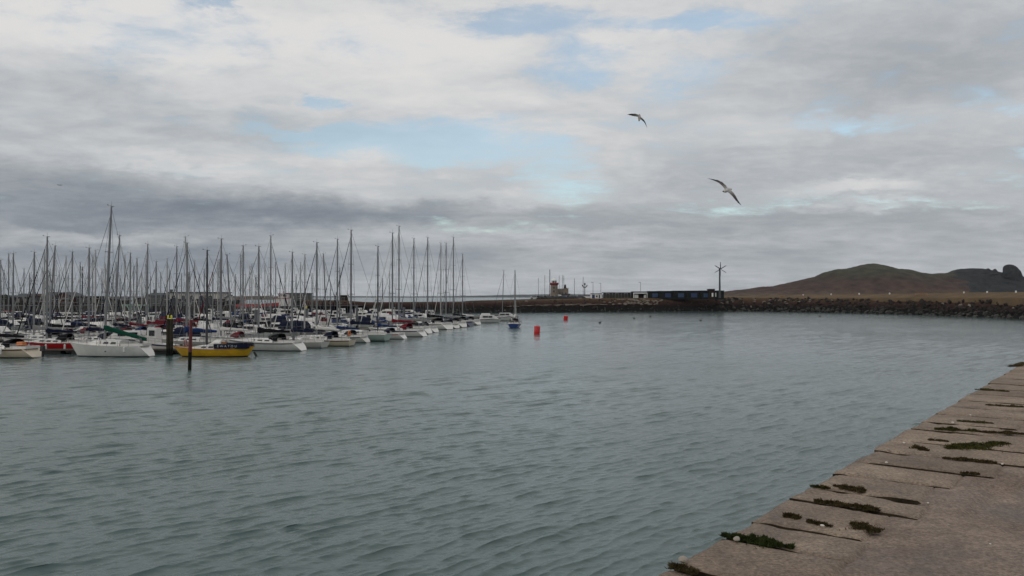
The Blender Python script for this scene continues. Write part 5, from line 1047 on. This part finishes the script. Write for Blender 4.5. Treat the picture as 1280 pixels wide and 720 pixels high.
# ---- pontoons (walkways) with fingers
WOODP = mat('grey_pontoon_boards', (.11, .10, .088), .9, var=.25, scale=3); FLOAT = mat('black_float', (.015, .016, .015), .7)
for k, (co, lb) in enumerate([(10.5, 'first pontoon walkway, behind the outer row of yachts'), (46, 'second pontoon walkway, left of the wooden pile'), (80, 'third pontoon walkway, towards the left edge'), (115, 'fourth pontoon walkway, far left near the town quay')]):
    root = empty('pontoon', (Q0 + pcr * co + pdir * 4).to_tuple(), math.atan2(pdir.y, pdir.x)); Lp = 170
    b = MB(); b.box((Lp / 2, 0, .5), (Lp, 2.2, .12)); b.build('walkway', WOODP, root); b = MB()
    for i in range(42): b.box((2 + 4 * i, 0, .2), (2.6, 1.9, .46))
    b.build('float', FLOAT, root)
    for i in range(0, 20):
        b = MB(); b.box((6 + 8 * i, 0, .48), (.7, 19 if k else 8, .1)); b.build('finger', WOODP, root)
    tag(root, lb, 'pontoon')
# front hammerhead pontoon behind the first boats
root = empty('pontoon', (P(196, 443.0).x, P(196, 443.0).y, 0), 0); b = MB(); b.box((-10, .8, .5), (40, 1.6, .14)); b.build('walkway', WOODP, root); b = MB()
for i in range(10): b.box((-28 + i * 4, .8, .22), (2.8, 1.4, .42))
b.build('float', FLOAT, root); tag(root, 'cross pontoon along the front row between white yacht and yellow boat', 'pontoon')
# ---- piles
TAR = mat('weathered_pile_timber', (.022, .019, .014), .9, col2=(.055, .047, .034), scale=1.2, bump=.5, bscale=4); STP = mat('galvanised_pile', (.085, .09, .095), .6, var=.2, scale=.8); WEED = mat('black_weed_band', (.01, .011, .008), .8)
def pile(px_, ybase, ytop, wpx, label, m=STP, cap=None, twin=False):
    p = P(px_, ybase, 0); k = p.y / F; h = ZD(ytop, p.y); root = empty('mooring_pile', p.to_tuple()); r = wpx * k / 2
    xs = (-r * .5, r * .5) if twin else (0,); rr = r * .53 if twin else r
    b = MB()
    for x in xs: b.tube([(x, 0, -1), (x, 0, h)], rr, 12)
    if twin: b.box((0, 0, h * .55), (r * 1.9, .12, .3)); b.box((0, 0, h * .85), (r * 1.9, .12, .3))
    b.build('shaft', m, root, True); b = MB()
    for x in xs: b.tube([(x, 0, -.5), (x, 0, .75)], rr * 1.03, 12)
    b.build('weed_band', WEED, root, True)
    if cap:
        for i, x in enumerate(xs): b = MB(); b.tube([(x, 0, h), (x, 0, h + .32), (x, 0, h + .42)], [rr * .5, rr * .55, .02], 8); b.build('cap', cap, root)
    tag(root, label, 'pile', 'mooring piles in the marina')
pile(212, 444.5, 398.6, 8.2, 'thick twin timber pile with two yellow caps left of the yellow boat', TAR, YELP, True)
pile(174.5, 418, 394, 5, 'grey pile standing behind the large white yacht stern')
pile(320.5, 417, 387, 5, 'grey pile left of the black boom cover, above the maroon sprayhood', GREYH if False else STP)
pile(382.5, 416, 385.5, 5, 'grey pile with a pale band behind the first outer berth', STP, YELP)
pile(446, 412, 381, 3, 'thin grey pile behind the pale green hulled yacht')
pile(505, 407, 384, 3, 'thin grey pile at the outer row near the maroon covers')
# red and black marker pole, leaning slightly
p = P(237, 462.5, 0); h = ZD(400, p.y); root = empty('channel_marker', p.to_tuple()); root.rotation_euler = (0, R(1.4), 0); b = MB(); b.tube([(0, 0, -1.2), (0, 0, h * .36)], .15, 10); b.build('black_foot', WEED, root, True); b = MB(); b.tube([(0, 0, h * .36), (0, 0, h)], [.15, .13], 10); b.build('pole', mat('dull_red_pole', (.10, .012, .014), .6, var=.3, scale=2), root, True)
tag(root, 'slim dark red marker pole with black foot standing in front of the yellow boat', 'marker pole')
# ---- red buoys
def buoy(px_, yb, yt, wpx, label):
    p = P(px_, yb, 0); k = p.y / F; r = wpx * k / 2; h = ZD(yt, p.y); root = empty('mooring_buoy', p.to_tuple()); root.rotation_euler = (R(3), R(4), 0)
    b = MB(); b.tube([(0, 0, -.5), (0, 0, -.1), (0, 0, h * .86), (0, 0, h * .93)], [r * .9, r, r, r * .86], 20); b.build('float', REDP, root, True)
    b = MB()
    for z in (h * .2, h * .72): b.tube([(0, 0, z), (0, 0, z + .08)], r * 1.03, 20)
    b.build('fender_band', mat('scuffed_red_band', (.32, .012, .016), .5), root)
    b = MB(); b.tube([(-.18, 0, h * .92), (-.16, 0, h * 1.04), (.16, 0, h * 1.04), (.18, 0, h * .92)], .035, 6); b.build('lifting_eye', STEEL, root); tag(root, label, 'buoy', 'red mooring buoys off the pontoon end')
buoy(671, 417.5, 406.6, 7.4, 'larger nearer red cylindrical mooring buoy floating right of the blue boat'); buoy(707, 400.2, 394.3, 5.4, 'smaller farther red mooring buoy near the breakwater')
# ---- masts of yachts lying behind the outer pier
for i, (px_, yt, th_) in enumerate([(673, 347.5, 1), (681, 344, 1), (687.3, 336.8, 2), (699, 344.5, 1), (703.3, 344, 1), (704.8, 344.5, 1), (718, 348, 1), (729, 346, 1)]):
    D = 548 + (i % 3) * 9; pr = PY[i % 5]; x = XD(px_, D); hd = R(178 + i); c = place(pr, x + pr['_mx'], D, hd, '%s mast from the left of the yachts moored beyond the lighthouse pier' % ORD[i], group='yachts moored beyond the lighthouse pier', skip=('guard_rail', 'coaming', 'cockpit_sole', 'steering_wheel', 'furled_jib', 'spray_hood'))
    set_rig(c, pr, ZD(yt, D)); 
    for o in c.children:
        if o.name.startswith('mast'):
            hz = o.scale.z; b = MB(); b.tube([(0, 0, 0), (0, 0, hz)], [.17 * th_, .12 * th_], 6); o.data = b.mesh('mast', MASON); o.scale = (1, 1, 1)
            for q in list(o.children): bpy.data.objects.remove(q)
# ---- drop the prototypes
for o in protoset: bpy.data.objects.remove(o)
# ------------------------------------------------------------------ gulls, aircraft, floating birds, person, moss, stones
def bird_mat():
    m = bpy.data.materials.new('gull_plumage'); m.use_nodes = True; nt = m.node_tree; L = nt.links; b = nt.nodes['Principled BSDF']; b.inputs['Roughness'].default_value = .9
    a = nt.nodes.new('ShaderNodeAttribute'); a.attribute_name = 'plume'; r = nt.nodes.new('ShaderNodeValToRGB'); e = r.color_ramp.elements; e[0].position = 0; e[0].color = lin((.62, .6, .57)); e[1].position = 1; e[1].color = lin((.012, .011, .012)); x = e.new(.45); x.color = lin((.13, .115, .105)); x = e.new(.2); x.color = lin((.38, .36, .34))
    L.new(a.outputs['Fac'], r.inputs[0]); L.new(r.outputs[0], b.inputs['Base Color']); return m
GULL = bird_mat()
def gull(name, label, D, axis, wings, scale):
    """axis: list of (px,py,dD,radius_m) tail->head; wings: two lists of (px,py,dD,chord_m) shoulder->tip; one mesh, joined by a voxel remesh"""
    c0 = PD(axis[len(axis) // 2][0], axis[len(axis) // 2][1], D); b = MB(); pts = [PD(px, py, D + d) - c0 for px, py, d, r in axis]
    b.tube(pts, [a[3] for a in axis], 14); bd = (pts[-1] - pts[0]).normalized()
    for w_ in wings:
        rs = []; ps = [PD(px, py, D + d) - c0 for px, py, d, c in w_]
        for i, p in enumerate(ps):
            d = (ps[min(i + 1, len(ps) - 1)] - ps[max(i - 1, 0)]).normalized(); ch = (bd - d * bd.dot(d)).normalized(); n_ = d.cross(ch); c = w_[i][3]; th = .012 + .10 * c * (1 - i / len(ps))
            rs.append([p + ch * c * u + n_ * th * v for u, v in ((.5, 0), (.3, .5), (0, .6), (-.3, .3), (-.5, 0), (-.3, -.05), (0, .1), (.3, -.1))])
        b.loft(rs)
    o = b.build(name, GULL, None, True); o.location = c0
    rm = o.modifiers.new('skin', 'REMESH'); rm.mode = 'VOXEL'; rm.voxel_size = .0085; rm.use_smooth_shade = True
    sm = o.modifiers.new('smooth', 'SMOOTH'); sm.iterations = 3
    bpy.context.view_layer.update(); dg = bpy.context.evaluated_depsgraph_get(); me = bpy.data.meshes.new_from_object(o.evaluated_get(dg)); o.modifiers.clear(); o.data = me
    at = me.attributes.new('plume', 'FLOAT', 'POINT'); n = len(me.vertices); co = np.zeros(n * 3); me.vertices.foreach_get('co', co); co = co.reshape(-1, 3)
    A_ = np.array([tuple(p) for p in pts]); dm = np.min(np.linalg.norm(co[:, None, :] - A_[None], axis=2), axis=1); tipd = np.max(dm)
    v = np.clip((.08 if scale == 1 else .3) + (dm - .07) / tipd * 1.6, 0, 1); hd = np.linalg.norm(co - A_[-1], axis=1); v = np.where(hd < .07, .62, v); td = np.linalg.norm(co - A_[0], axis=1); v = np.where(td < .05, .6, v)
    at.data.foreach_set('value', v.astype(np.float32)); me.materials.clear(); me.materials.append(GULL); tag(o, label, 'seagull', 'gulls gliding over the harbour'); return o
gull('seagull', 'lower, larger gull gliding with pale body and wings spread, above the breakwater', 24,
     [(903.0, 239.4, -.10, .008), (904.5, 239.2, -.06, .03), (906.8, 238.4, 0, .062), (909.5, 237.2, .06, .068), (911.8, 236.6, .11, .045), (913.2, 236.4, .14, .034), (914.6, 236.7, .17, .010)],
     [[(909, 237.5, 0, .16), (906.3, 233.6, -.05, .17), (902.2, 229.4, -.1, .17), (897.5, 226.6, -.12, .16), (891.5, 224.7, -.12, .12), (887, 223.5, -.1, .075), (884.1, 223.0, -.08, .015)],
      [(910, 238, 0, .16), (913.2, 240.2, .05, .17), (916.2, 243.3, .1, .17), (919, 247.4, .12, .16), (921.5, 251.2, .13, .12), (924.3, 254.6, .14, .08), (926.6, 256.9, .15, .015)]], 1)
gull('seagull', 'upper, smaller dark gull banking steeply below the cloud, left wing held level', 36,
     [(798.7, 151.6, -.14, .012), (799.0, 149.9, -.08, .045), (799.3, 147.2, 0, .066), (799.5, 145.4, .07, .055), (799.3, 143.6, .12, .036), (799.3, 142.6, .16, .012)],
     [[(799.4, 146.2, 0, .16), (797.5, 144.6, 0, .20), (794, 143.8, 0, .22), (790.5, 143.5, 0, .19), (787, 143.2, 0, .12), (783.9, 143.2, 0, .02)],
      [(799.8, 147, 0, .16), (802.2, 148.8, .05, .20), (804.6, 150.9, .1, .18), (806.3, 153.6, .12, .14), (807.6, 156.6, .13, .09), (808.8, 159.8, .14, .02)]], 2)
# aircraft, small and far
D = 2500; p = PD(75, 231.4, D); root = empty('aeroplane', p.to_tuple(), R(25)); root.rotation_euler = (0, R(-3), R(8)); AP = mat('aircraft_grey', (.07, .075, .085), .5)
b = MB(); b.tube([(-7.2, 0, 1.0), (-6, 0, .4), (-2, 0, 0), (4.5, 0, 0), (6.2, 0, -.1), (6.9, 0, -.25)], [.15, .55, .9, .9, .6, .1], 12); b.build('fuselage', AP, root, True)
b = MB(); b.loft([[(-1.2, -7.5, .4), (1.4 - 1.0, -7.5, .4), (.3, -7.5, .55)], [(-1, 0, -.6), (2.2, 0, -.6), (.8, 0, -.25)], [(-1.2, 7.5, .4), (.4, 7.5, .4), (.3, 7.5, .55)]]); b.build('wing', AP, root)
b = MB(); b.prism([(-7.4, .8), (-5, .5), (-6.6, 3.2), (-7.6, 3.2)], 'y', -.12, .12); b.loft([[(-7.4, -2.6, 1), (-6.6, -2.6, 1), (-7, -2.6, 1.1)], [(-7.2, 0, .9), (-5.6, 0, .9), (-6.4, 0, 1.1)], [(-7.4, 2.6, 1), (-6.6, 2.6, 1), (-7, 2.6, 1.1)]]); b.build('tail', AP, root)
tag(root, 'tiny distant aeroplane below the dark cloud at far left', 'aeroplane')
# floating sea birds
FB = mat('dark_seabird_feathers', (.03, .028, .026), .9, col2=(.10, .095, .09), scale=12)
for i, (px_, py_, lb) in enumerate([(792.5, 398.5, 'dark seabird on the water left of the other one below the stores'), (813, 396, 'dark seabird on the water below the white framed shelter'), (1025, 396, 'lone seabird on the water below the foot of the island slope'), (1097, 394, 'lone seabird near the breakwater under the island summit'), (876, 401, 'dark seabird on open water under the wind turbine'), (750, 404, 'seabird floating right of the smaller red buoy')]):
    p = P(px_, py_, 0); b = MB(); b.loft([[(x, w_ * math.cos(a), zc + h * math.sin(a)) for a in [k * math.pi / 5 for k in range(10)]] for x, w_, zc, h in ((-.36, .02, .2, .02), (-.25, .1, .12, .07), (-.05, .15, .08, .13), (.12, .13, .1, .12), (.2, .06, .2, .08), (.23, .05, .32, .05), (.27, .05, .36, .05), (.34, .02, .35, .015), (.4, .006, .34, .006))])
    o = b.build('seabird', FB, None, True); o.location = (p.x, p.y, .02); o.rotation_euler = (0, 0, rnd.uniform(0, 6)); o.scale = (1.5,) * 3; tag(o, lb, 'seabird', 'seabirds floating in the harbour')
# person sitting in the cockpit of the small blue boat and one standing on the cruiser foredeck
def person(loc, pose, rz, top, legs, label, s=1.0):
    J = {'stand': [((0, 0, .95), .13, -1), ((0, 0, 1.2), .13, 0), ((0, 0, 1.42), .12, 1), ((0, 0, 1.52), .055, 2), ((0, .01, 1.62), .085, 3), ((0, .01, 1.72), .085, 4), ((-.1, 0, .88), .10, 0), ((-.11, .02, .5), .065, 6), ((-.12, 0, .08), .045, 7), ((-.12, .14, .03), .035, 8), ((.1, 0, .88), .10, 0), ((.12, .04, .5), .065, 10), ((.13, 0, .08), .045, 11), ((.13, .14, .03), .035, 12), ((-.2, 0, 1.4), .06, 2), ((-.27, .02, 1.13), .045, 14), ((-.24, .14, .92), .035, 15), ((.2, 0, 1.4), .06, 2), ((.27, .02, 1.13), .045, 17), ((.24, .14, .92), .035, 18)],
         'sit': [((0, 0, .12), .14, -1), ((0, .02, .38), .13, 0), ((0, .05, .6), .12, 1), ((0, .06, .7), .055, 2), ((0, .08, .8), .085, 3), ((0, .08, .9), .085, 4), ((-.11, .04, .1), .10, 0), ((-.13, .46, .14), .07, 6), ((-.13, .5, -.28), .045, 7), ((-.13, .62, -.34), .035, 8), ((.11, .04, .1), .10, 0), ((.13, .46, .14), .07, 10), ((.13, .5, -.28), .045, 11), ((.13, .62, -.34), .035, 12), ((-.2, .05, .58), .06, 2), ((-.27, .15, .34), .045, 14), ((-.15, .36, .3), .035, 15), ((.2, .05, .58), .06, 2), ((.27, .15, .34), .045, 17), ((.15, .36, .3), .035, 18)]}[pose]
    me = bpy.data.meshes.new('person'); me.from_pydata([j[0] for j in J], [(j[2], i) for i, j in enumerate(J) if j[2] >= 0], []); o = bpy.data.objects.new('person', me); COL.objects.link(o)
    sk = o.modifiers.new('skin', 'SKIN'); me.skin_vertices[0].data[0].use_root = True
    for i, j in enumerate(J): me.skin_vertices[0].data[i].radius = (j[1], j[1] * .85)
    ss = o.modifiers.new('sub', 'SUBSURF'); ss.levels = 1; ss.render_levels = 1; o.location = loc; o.rotation_euler = (0, 0, rz); o.scale = (s,) * 3
    bpy.context.view_layer.update(); dg = bpy.context.evaluated_depsgraph_get(); m2 = bpy.data.meshes.new_from_object(o.evaluated_get(dg)); o.modifiers.clear(); o.data = m2
    for q in (top, legs, mat('skin_tone', (.42, .24, .17), .6)): m2.materials.append(q)
    zc = J[0][0][2] + .02; zh = J[3][0][2] + .02
    for f in m2.polygons:
        c = f.center; f.material_index = 2 if c.z > zh else (0 if c.z > zc else 1); f.use_smooth = True
    b = MB(); hx, hy, hz = J[5][0]; b.tube([(0, hy - .02, hz - .05), (0, hy - .02, hz + .03), (0, hy - .01, hz + .1)], [.092, .095, .05], 10); h = b.build('hair', mat('dark_hair', (.03, .02, .015), .8), o, True)
    tag(o, label, 'person'); return o
COATB = mat('dark_sailing_jacket', (.02, .025, .045), .8); TROU = mat('dark_trousers', (.02, .02, .022), .85); COATW = mat('pale_jacket', (.5, .5, .48), .8)
s_ = wlpt(643.5, 409)
person((s_.x - .7, s_.y - 2.4, 1.2), 'sit', R(-70), COATW, TROU, 'person in a pale jacket sitting on the left side of the blue boat cockpit')
person((s_.x + .65, s_.y - 2.2, 1.2), 'sit', R(80), COATB, TROU, 'person in a dark jacket sitting on the right side of the blue boat cockpit')
p = wlpt(623.5, 402.6); person((p.x, p.y, 1.35), 'stand', R(200), COATB, TROU, 'person in dark clothes standing on the motor cruiser foredeck')
# ---- moss and grass tufts in the quay joints
def mossmat(n, a, c): return mat(n, a, .95, col2=c, scale=14)
MG = mossmat('green_moss', (.014, .021, .007), (.042, .056, .016)); MBR = mossmat('brown_moss', (.026, .02, .009), (.075, .058, .026)); MOL = mossmat('olive_moss', (.022, .024, .007), (.065, .062, .018))
def moss(pxa, pya, pxb, pyb, wd, hgt, m, label, n=900):
    """a cushion between two points of the quay given by their pixels"""
    a, c = P(pxa, pya, QZ), P(pxb, pyb, QZ); d = c - a; Ln = d.length; d.normalize(); s = Vector((-d.y, d.x, 0)); mid = (a + c) / 2; b = MB(); r = random.Random(int(pxa))
    def env(u): return max(0, (1 - abs(2 * u - 1) ** 3)) ** .6 * max(.06, .42 + .75 * mnoise.noise(Vector((u * 4 + pxa, 0, 0))) + .45 * mnoise.noise(Vector((u * 13 + pxa, 3, 0))))
    def off(u): return wd * .25 * mnoise.noise(Vector((u * 3, pxa, 7))) + wd * .12 * mnoise.noise(Vector((u * 11, pxa, 7)))
    # solid cushion
    rows = []
    for i in range(49):
        u = i / 48; e = max(.02, env(u)); row = []
        for j in range(9):
            v = j / 4 - 1; q = d * (u - .5) * Ln + s * (v * wd * .5 * e + off(u)); row.append((q.x, q.y, .0 + hgt * e * max(0, 1 - v * v) ** .7 * (1 + .4 * mnoise.noise(Vector((u * 14, v * 3, pxa)))) - .008))
        rows.append(row)
    b.loft(rows, close=False, caps=False)
    for _ in range(n):
        u = r.random(); e = max(.03, env(u)); v = r.gauss(0, .75); q = d * (u - .5) * Ln + s * (v * wd * .5 * (e + .08) + off(u)); z = hgt * e * max(0, 1 - v * v) ** .7; k = r.uniform(.006, .016); an = r.random() * 6.28; ax = Vector((math.cos(an), math.sin(an), 0)) * k * .5; tip = Vector((r.gauss(0, .6), r.gauss(0, .6), 1)) * k * r.uniform(.8, 1.9)
        o_ = Vector((q.x, q.y, z - .003)); b.add([o_ - ax, o_ + ax, o_ + tip], [(0, 1, 2)])
    o = b.build('moss_clump', m); o.location = (mid.x, mid.y, QZ + .012); tag(o, label, 'moss', 'moss clumps in the quay joints')
moss(902, 671, 992, 687, .17, .045, MG, 'longest bright green moss strip beside the pale pebble near the quay edge', 2600)
moss(980, 646.5, 1000, 650, .09, .04, MBR, 'round brown moss cushion, third joint from the front'); moss(1008, 654, 1040, 660, .05, .025, MBR, 'small pair of brown moss bumps along the third joint', 500)
moss(1064, 656, 1100, 667, .2, .025, MBR, 'triangular brown moss patch at the inner end of a coping stone'); moss(1042, 609, 1082, 616, .13, .04, MBR, 'rounded brown moss mound beside a thin dark strip, fourth joint')
moss(1013, 609.5, 1038, 612.5, .05, .02, MOL, 'thin moss strip at the quay edge left of the rounded mound', 500); moss(1018, 628, 1062, 635, .11, .035, MBR, 'long brown moss strip, left half of a joint in the middle of the quay')
moss(1060, 633, 1100, 640, .10, .03, MBR, 'long brown moss strip, right half of a joint in the middle of the quay'); moss(1142, 560.5, 1160, 565, .14, .04, MBR, 'small dark moss lump left of the biggest moss patch')
moss(1184, 562, 1262, 556, .38, .07, MOL, 'biggest olive moss patch on the far quay', 2600); moss(1168, 537.5, 1226, 541, .16, .05, MOL, 'dark olive moss strip behind the biggest moss patch', 1500)
moss(1222, 541, 1285, 544, .14, .035, MBR, 'brown moss strip reaching the right edge behind the biggest patch', 1200); moss(1178, 574, 1246, 580, .13, .025, MBR, 'thin brown moss line in front of the biggest moss patch', 1200)
moss(1196, 527.5, 1242, 530.5, .12, .03, MOL, 'thin olive moss line two joints beyond the biggest patch', 700); moss(1232, 507, 1290, 510.5, .14, .03, MBR, 'brown moss line in the joint near the far right edge', 700); moss(1262, 459, 1290, 456, .5, .08, MBR, 'dark weed heap at the far end of the visible quay', 900)
moss(1200, 593, 1225, 594, .06, .012, MBR, 'faint short moss trace on the bare apron edge', 300); moss(1218, 487.5, 1262, 490, .14, .03, MOL, 'moss strip at the third farthest visible joint', 500); moss(1160, 551, 1186, 553.5, .07, .02, MBR, 'short moss strip left behind the biggest olive patch', 400)
moss(838, 709, 872, 719, .12, .03, MBR, 'dark moss clump around the pale stone at the nearest quay edge', 700)
# ---- pebbles and shells
PEB = mat('pale_pebble', (.30, .27, .23), .85, var=.2, scale=18); SHL = mat('white_shell', (.6, .57, .52), .6, var=.1)
def pebble(px_, py_, size, m, label, name='pebble', gp=True):
    p = P(px_, py_, QZ); b = MB(); r = random.Random(int(px_ * 7)); b.add([Vector((v.x * r.uniform(.8, 1.2), v.y * r.uniform(.55, .9), v.z * r.uniform(.4, .65))) * size for v in ico], icf); o = b.build(name, m); o.location = (p.x, p.y, QZ + .02 + size * .3); o.rotation_euler = (0, 0, r.random() * 6)
    sb = o.modifiers.new('sub', 'SUBSURF'); sb.levels = 1; sb.render_levels = 1; tag(o, label, name, 'loose pebbles and shell bits on the quay')
pebble(854, 706.5, .055, PEB, 'largest pale stone, on the coping nearest the camera'); pebble(921, 679, .042, PEB, 'flat pale pebble at the edge of the green moss strip'); pebble(1028, 661, .022, SHL, 'white shell bit between moss bumps and the triangular patch', 'shell')
for i, (a, c, s_) in enumerate([(1110, 565, .03), (1130, 556, .02), (1169, 549, .025), (1191, 530.5, .025), (1237, 485, .04), (1108, 581, .02), (1085, 589, .02), (1213, 521, .022), (1146, 595, .02), (1253, 583, .02), (1140, 621, .014), (1160, 632, .014), (1186, 660, .016), (1238, 684, .012), (1100, 640, .014)]):
    pebble(a, c, s_, SHL if i % 2 else PEB, 'tiny %s %s, %s of the small bits counted up from the nearest corner' % ('white' if i % 2 else 'pale', 'shell' if i % 2 else 'pebble', ORD[i]), 'shell' if i % 2 else 'pebble')
build_haze()
